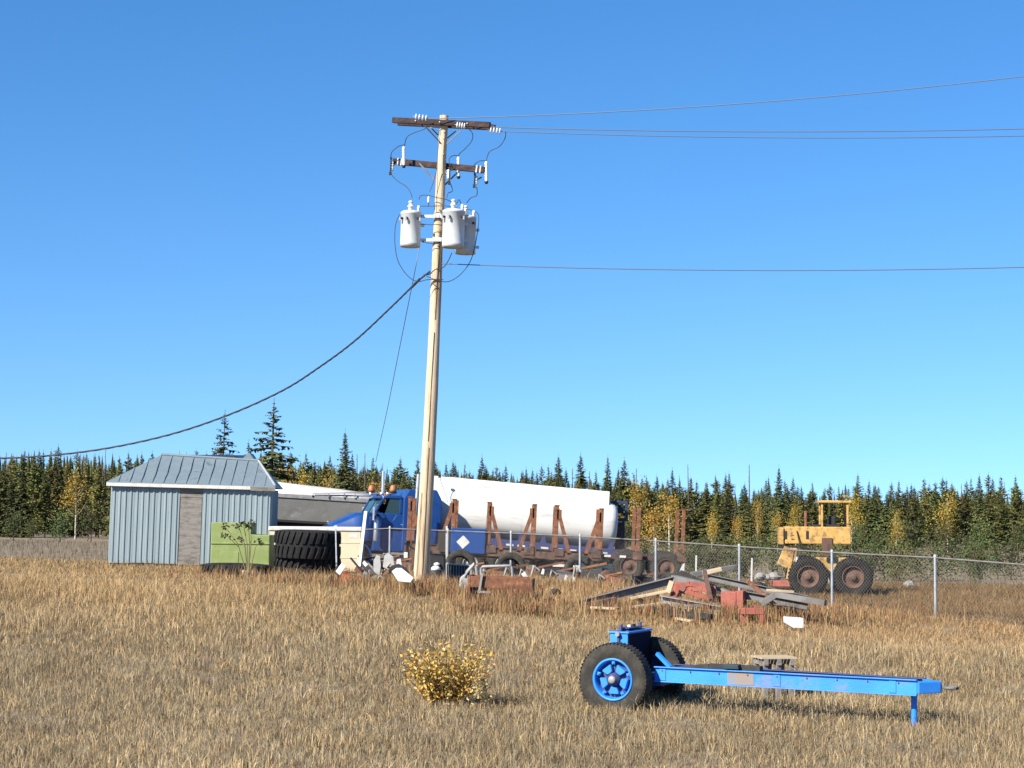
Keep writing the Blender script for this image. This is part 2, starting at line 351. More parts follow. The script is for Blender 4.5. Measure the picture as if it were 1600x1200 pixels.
        c = W(cx, 900, cs); sp.append(np.stack([c.x + rs.randn(k) * r, c.y + rs.randn(k) * r * .45], 1))
    q = np.concatenate(sp); n = len(q); P = np.stack([q[:, 0], q[:, 1], gv(q[:, 0], q[:, 1])], 1)
    nr = (P[:, 1] < 35)
    H = rs.uniform(.15, .62, n) * np.where(nr, .35, 1); Wd = rs.uniform(.008, .02, n) * np.where(nr, .6, 1)
    C = np.array([[.34, .16, .07], [.22, .18, .07], [.40, .26, .12], [.22, .11, .06]])[rs.choice(4, n)] * rs.uniform(.7, 1.3, (n, 1))
    o = blades('weeds', P, H, Wd, C, 'weeds', 6, lean=.6); tag(o, 'rusty brown weeds round the pole foot and scrap', 'weeds', kind='stuff')
    # sparse yard grass behind the fence
    n = 26000; Y = 58 + rs.rand(n) ** 1.2 * 70; X = (rs.rand(n) * 2 - 1) * (.30 * Y + 1.5)
    P = np.stack([X, Y, gv(X, Y)], 1); H = rs.uniform(.1, .35, n); Wd = rs.uniform(.010, .022, n)
    C = pal[rs.choice(7, n)] * rs.uniform(.25, .7, (n, 1))
    o = blades('yard_grass', P, H, Wd, C, 'grass', 7); tag(o, 'dry grass in the yard behind the fence', 'grass', kind='stuff')
build_grass()

# ------------------------------------------------------------------ wheels
def tyre_prof(r, w, ri):
    h = w / 2
    return [(ri, -h * .72), (ri + (r - ri) * .15, -h * .86), (ri + (r - ri) * .5, -h), (ri + (r - ri) * .8, -h * .94), (r * .985, -h * .80), (r, -h * .6), (r, h * .6), (r * .985, h * .80), (ri + (r - ri) * .8, h * .94), (ri + (r - ri) * .5, h), (ri + (r - ri) * .15, h * .86), (ri, h * .72)]
def add_lugs(mb, c, axis, r, w, n=30, lw=.05, lh=.018, skew=.0):
    p0, p1, d, a, b = mb.frame(c, Vector(c) + Vector(axis))
    for i in range(n):
        for sd in (-1, 1):
            t = 2 * math.pi * (i + (.5 if sd > 0 else 0)) / n
            rad = a * math.cos(t) + b * math.sin(t); tan = -a * math.sin(t) + b * math.cos(t)
            m0 = Vector(c) + rad * (r + lh * .3) + d * (sd * w * .04); m1 = Vector(c) + rad * (r - .005) + d * (sd * w * .47) + tan * skew
            mb.beam(m0, m1, lw, lh * 2, up=rad)
def wheel(par, c, r, w, tm='rubber', rm='galvd', ri=None, n=32, face=-1, lugs=True, holes=8):
    """tyre with its rim; axis along local y, outer face towards face*y"""
    ri = ri or r * .55; c = Vector(c); ax = Vector((0, 1, 0))
    t = MB().lathe(tyre_prof(r, w, ri), c, ax, n, close=False)
    if lugs: add_lugs(t, c, ax, r, w, n=int(r * 56), lw=.05)
    ty = t.build('tyre', tm, par)
    f = face
    rmb = MB().lathe([(ri, -w * .36 * -f * -1 if False else f * w * .38), (ri * 1.04, f * w * .40), (ri * .97, f * w * .41), (ri * .92, f * w * .30), (ri * .88, f * w * .12), (ri * .62, f * w * .16), (ri * .5, f * w * .22), (ri * .3, f * w * .24), (ri * .27, f * w * .42), (ri * .18, f * w * .46), (.001, f * w * .46)], c, ax, n)
    rmb.lathe([(ri, f * w * .36), (ri, -f * w * .36)], c, ax, n)
    for i in range(holes):
        a = 2 * math.pi * i / holes
        rmb.cyl(c + Vector((math.cos(a) * ri * .42, f * w * .22, math.sin(a) * ri * .42)), c + Vector((math.cos(a) * ri * .42, f * w * .27, math.sin(a) * ri * .42)), .014, n=6)
    rim = rmb.build('rim', rm, ty); return ty

# ------------------------------------------------------------------ utility pole
PS = 60.0
def build_pole():
    T = Thing('utility_pole', 'tall pale wooden power pole with two dark crossarms, leaning slightly right', 'utility pole', 655, PS)
    o = T.o; base = T.at(655, 925); top = T.at(696, 181); base.z = -.3
    mb = MB(); n = 14; pts = []; rs = []
    for i in range(15):
        t = i / 14; p = base.lerp(top, t); p.x += .035 * math.sin(t * 5) ; pts.append(p); rs.append(.205 + (.112 - .205) * t + .004 * math.sin(i * 2.3))
    mb.tube(pts, rs, 18); mb.build('shaft', 'pole', o)
    axis = (top - base).normalized()
    def on(py, px=None, v=0): # point on the pole axis at image row py
        return T.at(655 + (696 - 655) * (925 - py) / (925 - 181), py, v)
    # long cracks
    for k, (y0, y1, dx) in enumerate([(700, 905, .06), (520, 690, .03), (770, 900, -.08), (360, 500, .04)]):
        a = on(y0); b = on(y1); r = .205 - .093 * ((925 - (y0 + y1) / 2) / 744)
        ang = dx * 5; off = Vector((math.sin(ang) * r, -math.cos(ang) * r * 1.0, 0))
        MB().beam(a + off, b + off * 1.12, .012, .008, up=(0, 1, 0)).build('crack', 'shadow', o)
    # upper crossarm (double, bolted front and back)
    L0 = T.at(616, 183, .0); R0 = T.at(770, 204, 0)
    yaw = .52
    L0.y += yaw; R0.y -= yaw
    dv = (R0 - L0).normalized(); nrm = dv.cross(Vector((0, 0, 1))).normalized()
    for k in (-1, 1):
        MB().beam(L0 + nrm * .17 * k, R0 + nrm * .17 * k, .10, .145).build('crossarm', 'darkwood', o, bevel=.008)
    for t in (.25, .5, .78):
        p = L0.lerp(R0, t); MB().cyl(p - nrm * .26, p + nrm * .26, .018, n=6).build('through_bolt', 'galvd', o)
    # braces
    def strap(name, p0, p1, w=.035, m='steel'): MB().beam(p0, p1, .010, w, up=(0, 0, 1)).build(name, m, o)
    A = on(225) + Vector((0, -.14, 0)); B = on(213) + Vector((0, .14, 0))
    for k, (pl, pr, a) in enumerate([((664, 197), (720, 204), (0, -.22)), ((672, 198), (712, 205), (0, .2))]):
        v = a[1]
        strap('brace', T.at(*pl, v - (.2 if k == 0 else -.1)), on(225 if k == 0 else 215) + Vector((-.08, v * .6, 0)))
        strap('brace', T.at(*pr, v - .3), on(226 if k == 0 else 214) + Vector((.08, v * .6, 0)))
    for y in (208, 218, 243, 330, 385, 420):
        p = on(y); MB().cyl(p + Vector((0, -.2, 0)), p + Vector((0, .2, 0)), .022, n=6).build('bolt', 'galvd', o)
    # lower crossarm
    l0 = T.at(612, 244, 0); r0 = T.at(758, 269, 0); l0.y += .5 + .2; r0.y -= .5 - .2
    MB().beam(l0, r0, .12, .16).build('crossarm', 'darkwood', o, bevel=.008)
    MB().beam(T.at(655, 255, .1), on(287) + Vector((-.09, .05, 0)), .012, .04).build('brace', 'steel', o)
    MB().beam(T.at(722, 262, .0), on(288) + Vector((.09, .05, 0)), .012, .04).build('brace', 'steel', o)
    # arm hardware bands
    for t in (.06, .1, .92, .96):
        p = l0.lerp(r0, t); MB().beam(p - (r0 - l0).normalized() * .02, p + (r0 - l0).normalized() * .02, .145, .185).build('clamp_band', 'galvd', o)
    # dead-end insulators
    def insul(p0, p1, k=4):
        mb = MB(); p0 = Vector(p0); p1 = Vector(p1); d = (p1 - p0); L = d.length
        for i in range(k):
            q = p0 + d * ((i + .3) / k)
            mb.lathe([(.012, 0), (.078, .012), (.085, .03), (.05, .045), (.012, .05)], q, d.normalized(), 14)
        x = mb.build('insulator', 'porc', o)
        MB().cyl(p0 - d * .1, p1 + d * .12, .014, n=6).build('clevis', 'galvd', x)
        return p1 + d * .12
    ends = []
    for (a, b, v) in [((647, 182), (668, 185), -.32), ((712, 195), (727, 197), -.42), ((764, 203), (783, 205), -.62)]:
        ends.append(insul(T.at(*a, v), T.at(*b, v)))
    # surge arresters: white ribbed posts on the lower arm
    def arrester(px, y0, y1, v, cap=True):
        mb = MB(); p0 = T.at(px, y1, v); p1 = T.at(px - .3, y0, v); L = (p1 - p0).length
        prof = [(.02, 0)]
        k = 7
        for i in range(k): prof += [(.048, L * (i + .2) / k), (.034, L * (i + .75) / k)]
        prof += [(.02, L), (.001, L)]
        mb.lathe(prof, p0, p1 - p0, 12); x = mb.build('surge_arrester', 'porc', o)
        MB().lathe([(.001, -.04), (.03, -.04), (.05, -.005), (.05, .03), (.001, .03)], p0, p1 - p0, 12).build('cap', 'black', x)
        MB().beam((p0 + p1) / 2, (p0 + p1) / 2 + Vector((.0, .16, 0)), .05, .04).build('bracket', 'galvd', x)
    arrester(631, 229, 260, .15); arrester(716.5, 245, 277, -.02); arrester(760, 252, 285, -.3)
    # fused cut-outs
    def cutout(px, y0, y1, v, dx=.12):
        a = T.at(px, y0, v); b = T.at(px - 1, y1, v); mid = (a + b) / 2
        mb = MB().lathe([(.02, 0), (.05, .02), (.03, .05), (.055, .08), (.03, .12), (.055, .15), (.03, .19), (.05, .22), (.02, .25)], mid + Vector((dx * .3, .05, -.12)), (0, 0, 1), 10)
        x = mb.build('fuse_cutout', 'porc', o)
        MB().cyl(a, b, .018, n=8).box(b, (.07, .07, .08)).box(a, (.05, .08, .05)).build('fuse_tube', 'black', x)
        MB().beam(mid + Vector((dx * .3, .05, 0)), mid + Vector((dx * 1.5, .1, .1)), .03, .04).build('bracket', 'steel', x)
    cutout(611, 247, 271, .5); cutout(703, 258, 286, -.15, -.1); cutout(742, 272, 291, -.1); 
    MB().tube([T.at(700, 262, -.1), T.at(706, 266, -.15), T.at(712, 261, -.15)], .02).build('connector', 'black', o)
    # jumper wires
    def jump(pts, r=.011, m='wire'):
        # smooth the polyline with Catmull-Rom
        Q = [T.at(a, b, v) for a, b, v in pts]; out = []
        P = [Q[0]] + Q + [Q[-1]]
        for i in range(1, len(P) - 2):
            for j in range(6):
                t = j / 6; a, b, c, d = P[i - 1], P[i], P[i + 1], P[i + 2]
                out.append(.5 * ((2 * b) + (c - a) * t + (2 * a - 5 * b + 4 * c - d) * t * t + (3 * b - a - 3 * c + d) * t ** 3))
        out.append(Q[-1]); MB().tube(out, r, 5).build('jumper_wire', m, o)
    jump([(668, 193, -.3), (664, 201, -.2), (648, 207, -.1), (636, 214, 0), (632, 228, .12)])
    jump([(632, 226, .12), (622, 229, .3), (612, 238, .4), (611, 247, .5)])
    jump([(728, 198, -.45), (738, 208, -.4), (737, 220, -.3), (727, 232, -.2), (718, 240, -.1), (716.5, 246, 0)])
    jump([(716, 243, 0), (708, 243, 0), (702, 248, -.05), (702, 258, -.1)])
    jump([(790, 206, -.6), (789, 216, -.55), (780, 229, -.45), (766, 236, -.35), (761, 246, -.3), (760, 253, -.3)])
    jump([(760, 251, -.3), (748, 252, -.3), (740, 260, -.2), (742, 272, -.1)])
    jump([(611, 272, .5), (620, 282, .3), (634, 291, .1), (641, 300, 0), (644, 309, -.1)])
    jump([(745, 292, -.1), (745, 305, 0), (736, 309, .1), (729, 317, .4)])
    jump([(704, 287, -.1), (707, 298, -.1), (700, 302, -.2), (698, 309, -.25)])
    jump([(655, 312, -.1), (657, 306, -.1), (668, 305, -.2), (684, 309, -.3), (698, 312, -.35), (712, 318, -.3), (717, 312, -.2), (722, 322, -.1)])
    jump([(652, 322, -.15), (672, 322, -.25), (700, 322, -.4), (716, 326, -.3), (730, 328, .3)])
    jump([(668, 306, -.2), (670, 318, -.2), (669, 323, -.2)])
    x = MB().lathe([(.001, 0), (.035, 0), (.03, .04), (.036, .06), (.03, .1), (.036, .12), (.02, .17), (.001, .17)], T.at(669.5, 317, -.2), (0, 0, 1), 10).build('insulator', 'porc', o)
    jump([(658, 350, -.2), (670, 351, -.28), (684, 351, -.3), (690, 352, -.2)])
    jump([(624, 335, -.3), (618, 352, -.3), (617, 380, -.32), (622, 408, -.35), (636, 430, -.38), (652, 440, -.4), (668, 437, -.35), (690, 437, -.32), (692, 437, -.25)])
    jump([(729, 327, .3), (742, 330, .1), (748, 340, 0), (744, 375, -.1), (735, 408, -.2), (718, 430, -.3), (700, 440, -.35), (684, 438, -.38), (668, 432, -.38), (662, 428, -.3)])
    jump([(672, 375, -.1), (660, 378, -.2), (684, 381, -.25), (700, 378, -.2)])
    jump([(706, 395, -.1), (700, 408, -.25), (692, 418, -.3), (680, 421, -.3), (672, 428, -.3), (664, 429, -.3)], .014)
    jump([(690, 198, -.2), (684, 240, -.25), (683, 300, -.27), (681, 340, -.3)], .008)
    jump([(683, 262, -.25), (677, 285, -.25), (671, 300, -.25)], .008)
    # transformer hanger brackets
    for y in (337, 374):
        mb = MB(); p = on(y); r = .2
        mb.lathe([(.16, -.03), (.172, -.03), (.172, .03), (.16, .03)], p, axis, 16, close=True)
        mb.beam(T.at(657, y + 1, -.12), T.at(690, y + 1, -.2), .05, .075)
        mb.beam(T.at(692, y + 4, -.15), T.at(700, y + 4, -.2), .05, .075)
        mb.beam(p, T.at(724, y + 6, .1), .05, .075)
        mb.build('hanger_bracket', 'can', o)
    # ground wire moulding down the shaft
    return T, ends, on
PT, wire_ends, on = build_pole()

def transformer(px, ytop, ybot, v, r, label, stamp=1):
    c = PT.m @ PT.at(px, ybot, v)
    o = bpy.data.objects.new('transformer', None); COL.objects.link(o); o.location = c; o.rotation_euler = (0, R(.6), 0)
    tag(o, label, 'transformer', 'pole mounted transformers')
    L = (ybot - ytop) / PS
    MB().lathe([(.001, .01), (r * .93, .01), (r * .93, -.012), (r, -.012), (r, .05), (r * 1.01, .055), (r, .075), (r, L - .07), (r * 1.03, L - .065), (r * 1.03, L - .03)], n=36).build('tank', 'can', o)
    MB().lathe([(r * 1.03, L - .03), (r * 1.02, L - .005), (r * .8, L + .03), (r * .3, L + .05), (.001, L + .052)], n=36).build('lid', 'can', o)
    bx = -r * .05
    b = MB().lathe([(.03, 0), (.07, .01), (.045, .045), (.075, .055), (.04, .09), (.09, .10), (.085, .125), (.055, .14), (.05, .18), (.03, .22), (.001, .22)], (bx, 0, L + .045), n=14).build('high_voltage_bushing', 'porc', o)
    MB().lathe([(.02, 0), (.06, .01), (.065, .05), (.03, .075), (.001, .08)], (bx, 0, L + .235), n=12).build('bushing_cap', 'can', b)
    q = MB().lathe([(.028, -.05), (.045, 0), (.034, .05), (.045, .06), (.034, .11), (.045, .12), (.03, .2), (.001, .2)], (r * .75, -.05, L - .03), n=12).build('arrester', 'porc', o)
    for a in (-2.45, -1.9, -.8):
        p = Vector((math.cos(a) * r, math.sin(a) * r, L - .19)); d = Vector((math.cos(a), math.sin(a), 0))
        x = MB().cyl(p, p + d * .07, .03, n=10).build('low_voltage_bushing', 'black', o)
        MB().box(p + d * .09 + Vector((0, 0, -.03)), (.04, .04, .09)).build('terminal', 'galvd', x)
    for z in (.18, L - .33):
        MB().beam((r * .9, .05, z), (r * 1.28, .1, z), .06, .07).build('lug', 'can', o)
    MB().box((0, -r - .004, L * .52), (.13, .012, .09)).build('name_plate', 'galvd', o, bevel=.003) if stamp else None
    return o
transformer(641, 331, 385, -.2, .265, 'pale grey transformer can hanging alone left of the pole', 0)
transformer(708, 329, 386, -.5, .29, 'pale grey transformer can at the right of the pole, in front', 0)
transformer(727, 338, 396, .06, .27, 'transformer can half in shadow, behind the other one right of the pole', 0)

def wire(p0, p1, sag, r, label, m='conductor', name='power_line', n=40):
    p0 = Vector(p0); p1 = Vector(p1)
    pts = [p0.lerp(p1, t / n) - Vector((0, 0, sag * 4 * (t / n) * (1 - t / n))) for t in range(n + 1)]
    return solo(MB().tube(pts, r, 6), name, label, 'overhead wire', m)
PW = [PT.m @ e for e in wire_ends]
# spans leave to the right; far ends sit well outside the frame
def far_end(p0, px, py, s): return W(px, py, s)
wire(PW[0], W(2150, 40, 64), .45, .012, 'topmost bare conductor running right from the pole')
wire(PW[1], W(2150, 178, 62), .28, .012, 'middle bare conductor running right from the upper crossarm')
wire(PW[2], W(2150, 190, 62.5), .28, .012, 'lowest of the conductors leaving the crossarm end to the right')
wire(PT.m @ PT.at(690, 412, -.15), W(2150, 392, 61.5), .32, .013, 'neutral wire leaving the pole to the right below the transformers')
# service drop going left
def px_curve(pts, r, label, name, m='cable', n=8, cat='overhead wire'):
    Q = [W(*p) for p in pts]; P = [Q[0] * 2 - Q[1]] + Q + [Q[-1] * 2 - Q[-2]]; out = []
    for i in range(1, len(P) - 2):
        for j in range(n):
            t = j / n; a, b, c, d = P[i - 1], P[i], P[i + 1], P[i + 2]
            out.append(.5 * ((2 * b) + (c - a) * t + (2 * a - 5 * b + 4 * c - d) * t * t + (3 * b - a - 3 * c + d) * t ** 3))
    out.append(Q[-1]); return out
def service():
    o = bpy.data.objects.new('service_cable', None); COL.objects.link(o); c = W(664, 430, 60); o.location = c
    tag(o, 'thick twisted black service cable sagging down to the left from the pole', 'cable')
    pts = px_curve([(672, 424, 60), (652, 440, 59.8), (610, 481, 59), (555, 532, 58), (500, 573, 57), (440, 611, 56), (350, 651, 55), (250, 683, 54), (130, 706, 53), (0, 716, 52), (-140, 712, 51)], .02, '', '')
    pts = [p - c for p in pts]
    MB().tube(pts, .016, 6).build('messenger', 'cable', o)
    for k in range(3):
        q = []
        # subdivide for the twist
        for i in range(len(pts) - 1):
            for j in range(3): q.append(pts[i].lerp(pts[i + 1], j / 3))
        w = [p + Vector((0, math.cos(i * .55 + k * 2.09) * .017, math.sin(i * .55 + k * 2.09) * .017)) for i, p in enumerate(q)]
        MB().tube(w, .015, 5).build('twisted_strand', 'cable', o)
    MB().tube([W(656, 436, 59.9) - c, W(652, 440, 59.8) - c, W(643, 449, 59.7) - c], .035, 8).build('splice_sleeve', 'cable', o)
service()
pts = px_curve([(655, 387, 60), (648, 425, 60), (637, 480, 58), (622, 555, 54), (605, 640, 48), (587, 722, 42)], .01, '', '')
solo(MB().tube(pts, .011, 5), 'telephone_wire', 'thin wire hanging down from the left transformer towards the truck', 'overhead wire', 'conductor')

# ------------------------------------------------------------------ chain link fence
def build_fence():
    A = Vector((-4.18, 62.2, 0)); D = Vector((.639, -.772, 0)); step = 3.28
    T = bpy.data.objects.new('chain_link_fence', None); COL.objects.link(T); T.location = (A.x, A.y, g(A.x, A.y))
    tag(T, 'galvanised chain link fence in front of the parked trucks', 'fence')
    H = 1.52; O = T.location
    def P(t, z): p = A + D * t; return Vector((p.x, p.y, g(p.x, p.y) + z)) - O
    ts = [step * k for k in range(-2, 10)]
    for t in ts:
        po = MB().cyl(P(t, -.2), P(t, H + .02), .036, n=12).build('post', 'galv', T)
        MB().lathe([(.042, -.02), (.042, .02), (.02, .05), (.001, .055)], P(t, H + .03), n=12).build('post_cap', 'galvd', po)
    MB().tube([P(t, H) for t in ts], .021, 8).build('top_rail', 'steel', T)
    MB().tube([P(t, .06) for t in ts], .004, 4).build('tension_wire', 'galvd', T)
    mb = MB(); off = Vector((D.y, -D.x, 0)) * -.04; c = .098; t = ts[0]; h = H - .05; r = .0021
    for sgn in (1, -1):
        t = ts[0] - h
        while t < ts[-1] + h:
            a, b = t, t + h; z0, z1 = (.04, H) if sgn > 0 else (H, .04)
            ca, cb = max(a, ts[0]), min(b, ts[-1])
            if cb > ca:
                za = z0 + (z1 - z0) * (ca - a) / h; zb = z0 + (z1 - z0) * (cb - a) / h
                p0 = P(ca, za) + off; p1 = P(cb, zb) + off; u = Vector((D.x, D.y, 0)) * r; w = Vector((0, 0, r)); nn = off.normalized() * r
                vs = [p + q for p in (p0, p1) for q in (u, -u, nn * 1.6)]
                mb.add(vs, [(0, 1, 4, 3), (1, 2, 5, 4), (2, 0, 3, 5)])
            t += c
    mb.build('wire_mesh', 'steel', T, stuff=True)
build_fence()

# ------------------------------------------------------------------ blue truck
def build_truck():
    T = Thing('semi_truck', 'bright blue long-nosed semi truck with sleeper cab facing left behind the fence', 'truck', 690, 42.3, R(17), R(2.2)); o = T.o
    Y0, Y1 = 0, 2.35
    X = lambda px, v=0: T.X(px, v)
    Z = lambda px, py, v=0: T.at(px, py, v).z
    # sleeper
    sx0, sx1 = X(627), X(688); zt = Z(650, 764)
    MB().prism([(sx0, .85), (sx0, zt - .35), (sx0 + .18, zt - .03), (sx0 + .45, zt), (sx1 - .22, zt), (sx1 - .05, zt - .3), (sx1, zt - .42), (sx1, .85)], Y0 - .02, Y1 + .02).build('sleeper', 'bluetr', o, bevel=.05)
    MB().bb(sx0 + .1, sx1 - .12, Y0 - .035, Y0 - .018, .95, 1.5).build('sleeper_locker_door', 'bluetr', o, bevel=.01)
    # cab
    cx0, cx1 = X(595), sx0 - .03; zc = Z(612, 775); zb = Z(592, 801); zd = Z(612, 862)
    # lower cab with doors
    MB().prism([(cx0 - .28, zd), (cx0 - .28, zb), (cx1, zb), (cx1, zd)], Y0 + .04, Y1 - .04).build('cab_body', 'bluetr', o, bevel=.03)
    # cab greenhouse with raked windshield
    gh = MB(); a = .09
    pil = [((cx0 - .25, zb), (cx0 + .05, zc - .12))]
    MB().prism([(cx0 + .0, zc - .10), (cx0 + .12, zc - .01), (cx0 + .35, zc + .03), (cx1, zc + .03), (cx1, zc - .10)], Y0 + .06, Y1 - .06).build('roof', 'bluetr', o, bevel=.03)
    for y in (Y0 + .09, Y1 - .09):
        gh.beam((cx0 - .26, y, zb), (cx0 + .03, y, zc - .1), .08, .08)
        gh.beam((cx1 - .06, y, zb), (cx1 - .06, y, zc - .1), .08, .14)
    gh.beam((cx0 - .26, (Y0 + Y1) / 2, zb), (cx0 + .03, (Y0 + Y1) / 2, zc - .1), .04, .05)
    gh.build('window_pillar', 'bluetr', o, bevel=.01)
    for k, (ya, yb) in enumerate(((Y0 + .14, (Y0 + Y1) / 2 - .03), ((Y0 + Y1) / 2 + .03, Y1 - .14))):
        MB().add([(cx0 - .25, ya, zb), (cx0 - .25, yb, zb), (cx0 + .04, yb, zc - .1), (cx0 + .04, ya, zc - .1), (cx0 - .24, ya, zb), (cx0 - .24, yb, zb), (cx0 + .05, yb, zc - .1), (cx0 + .05, ya, zc - .1)],
                 [(0, 1, 2, 3), (7, 6, 5, 4), (0, 4, 5, 1), (1, 5, 6, 2), (2, 6, 7, 3), (3, 7, 4, 0)]).build('windshield_pane', 'windsh', o)
    # dash papers behind the glass
    MB().box((cx0 - .1, .7, zb + .03), (.18, .5, .05)).box((cx0 - .1, 1.6, zb + .03), (.18, .6, .04)).build('dashboard', 'whiteb', o)
    # seats / dark interior
    MB().bb(cx1 - .12, cx1 - .02, Y0 + .15, Y1 - .15, zb, zc - .1).build('cab_back_wall', 'shadow', o)
    MB().bb(cx1 - .5, cx1 - .25, .35, .85, zb - .1, zb + .35).bb(cx1 - .5, cx1 - .25, 1.5, 2.0, zb - .1, zb + .35).build('seat', 'shadow', o, bevel=.05)
    # door on the camera side with handle and window
    dx0, dx1 = X(597), X(634)
    d = MB().prism([(dx0, zd + .02), (dx0, zb - .18), (dx0 + .35, zb - .28), (dx0 + .5, zb - .05), (dx1, zb - .0), (dx1, zd + .02)], Y0 + .015, Y0 + .05).build('door', 'bluetr', o, bevel=.012)
    MB().prism([(dx0 + .02, zb - .16), (dx0 + .36, zb - .26), (dx0 + .5, zb - .03), (dx1 - .06, zb + .02), (dx1 - .06, zc - .12), (dx0 + .22, zc - .12)], Y0 + .06, Y0 + .075).build('window', 'glass', d)
    MB().bb(dx1 - .22, dx1 - .08, Y0 - .01, Y0 + .015, zb - .42, zb - .38).build('handle', 'chrome', d)
    # hood: tapered wedge narrowing forward
    nx = X(519); hx = cx0 - .27; zh0 = zb + .0; zh1 = Z(533, 816)
    def section(x, z, w, zl): # half widths
        c = (Y0 + Y1) / 2; return [(x, c - w, zl), (x, c - w, z - .16), (x, c - w + .12, z - .04), (x, c - w * .45, z), (x, c + w * .45, z), (x, c + w - .12, z - .04), (x, c + w, z - .16), (x, c + w, zl)]
    secs = [section(hx, zh0, 1.05, 1.2), section(hx - .55, zh0 - .03, 1.0, 1.15), section((hx + nx) / 2, (zh0 + zh1) / 2 + .07, .93, 1.1), section(nx + .25, zh1 + .03, .86, 1.1), section(nx, zh1 - .08, .80, 1.1)]
    vs = [v for s_ in secs for v in s_]; k = 8; fs = [(i * k + j, i * k + j + 1, (i + 1) * k + j + 1, (i + 1) * k + j) for i in range(len(secs) - 1) for j in range(k - 1)]
    fs += [tuple(range(k)), tuple(reversed(range((len(secs) - 1) * k, len(secs) * k)))]
    MB().add(vs, fs, True).build('hood', 'bluetr', o)
    # grille, bumper, lamps
    c = (Y0 + Y1) / 2
    gr = MB().bb(nx - .05, nx - .01, c - .5, c + .5, .95, zh1 - .2).build('grille', 'chrome', o, bevel=.01)
    sl = MB()
    for i in range(8): sl.bb(nx - .07, nx - .05, c - .45, c + .45, 1.0 + i * .1, 1.03 + i * .1)
    sl.build('grille_slat', 'black', gr)
    MB().bb(nx - .32, nx - .22, Y0 + .02, Y1 - .02, .45, .82).build('bumper', 'chrome', o, bevel=.03)
    for y in (Y0 + .3, Y1 - .3): MB().box((nx - .06, y, 1.15), (.12, .28, .2)).build('headlight', 'porc', o, bevel=.03)
    MB().box((nx + .04, c, zh1 + .0), (.08, .05, .06)).build('hood_ornament', 'chrome', o, bevel=.02)
    # fenders + wheels
    fx = X(556)
    for y0, y1 in ((Y0 - .02, Y0 + .38), (Y1 - .38, Y1 + .02)):
        poly = []; rr = .64
        for i in range(11): a = math.pi * (-.03 + 1.06 * i / 10); poly.append((fx - math.cos(a) * rr, .52 + math.sin(a) * rr))
        for i in range(10, -1, -1): a = math.pi * (-.03 + 1.06 * i / 10); poly.append((fx - math.cos(a) * (rr - .04), .52 + math.sin(a) * (rr - .04)))
        mb = MB(); n = len(poly); h = n // 2
        mb.v = [(x, y0, z) for x, z in poly] + [(x, y1, z) for x, z in poly]
        for i in range(n): mb.f.append((i, (i + 1) % n, (i + 1) % n + n, i + n)); mb.sm.append(False)
        for q in (0, n):
            for i in range(h - 1): mb.f.append((q + i, q + i + 1, q + n - 2 - i, q + n - 1 - i)); mb.sm.append(False)
        mb.build('fender', 'bluetr', o)
    wheel(o, (fx, Y0 + .17, .52), .52, .28, rm='galvd'); wheel(o, (fx, Y1 - .17, .52), .52, .28, rm='galvd', face=1)
    for wx in (X(737), X(788)):
        for y, f in ((Y0 + .16, -1), (Y0 + .5, -1), (Y1 - .16, 1)): wheel(o, (wx, y, .52), .52, .27, 'dustyrub', 'galvd', face=f)
        # mud guard over the drive wheel
    # chassis
    ch = MB()
    for y in (c - .42, c + .34): ch.bb(nx, X(812), y, y + .08, .72, .98)
    for x in (X(600), X(660), X(730), X(800)): ch.bb(x - .06, x + .06, c - .36, c + .36, .74, .92)
    ch.build('chassis', 'chassis', o)
    ax = MB()
    for x in (fx, X(737), X(788)): ax.cyl((x, Y0 + .3, .52), (x, Y1 - .3, .52), .08, n=10)
    ax.build('axle', 'chassis', o)
    MB().cyl((X(606), Y0 + .28, .68), (X(655), Y0 + .28, .68), .27, n=20).build('fuel_tank', 'alu', o)
    MB().bb(X(600), X(634), Y0 - .06, Y0 + .3, zd - .1, zd - .06).build('running_board', 'galvd', o)
    # air cleaner, stacks, mirrors, horns, beacons, visor
    ac = T.at(586.5, 846, -.16); MB().lathe([(.001, 0), (.07, 0), (.085, .05), (.085, .75), (.06, .85), (.001, .86)], ac, n=18).build('air_cleaner', 'chrome', o)
    MB().tube([T.at(586, 809, -.16), T.at(588, 803, -.1), T.at(592, 806, .1)], .05, 8).build('intake_pipe', 'black', o)
    p = [T.at(644, 850, .0), T.at(650, 790, 0), T.at(654, 741, 0)]
    MB().tube([T.at(643, 862, .0), p[0], p[1], p[2]], .065, 14).build('exhaust_stack', 'chrome', o)
    p = [T.at(596.5, 800, 2.3), T.at(598, 775, 2.3), T.at(599, 736, 2.3)]
    MB().tube(p, .06, 14).build('exhaust_stack', 'chrome', o)
    for px, v in ((577, 1.5), (594, .9), (604, .45)):
        MB().lathe([(.03, .4), (.035, .1), (.09, 0), (.001, .02)], T.at(px, 772, v) , (.98, 0, .12), 12).build('air_horn', 'chrome', o)
    for px, v in ((580, 1.9), (614, .5)):
        b = MB().lathe([(.001, 0), (.12, 0), (.13, .05), (.10, .2), (.05, .24), (.001, .24)], T.at(px, 768, v), n=14).build('roof_beacon', 'amber', o)
        MB().lathe([(.001, -.05), (.14, -.05), (.14, .0), (.001, .0)], T.at(px, 768, v), n=14).build('beacon_base', 'black', b)
    MB().beam((cx0 - .14, Y0 + .1, zc + .0), (cx0 - .14, Y1 - .1, zc + .0), .2, .02).build('sun_visor', 'bluetr', o)
    for i in range(5):
        MB().box((cx0 + .25, Y0 + .35 + i * .41, zc + .06), (.1, .1, .05)).build('marker_light', 'amber', o, bevel=.015)
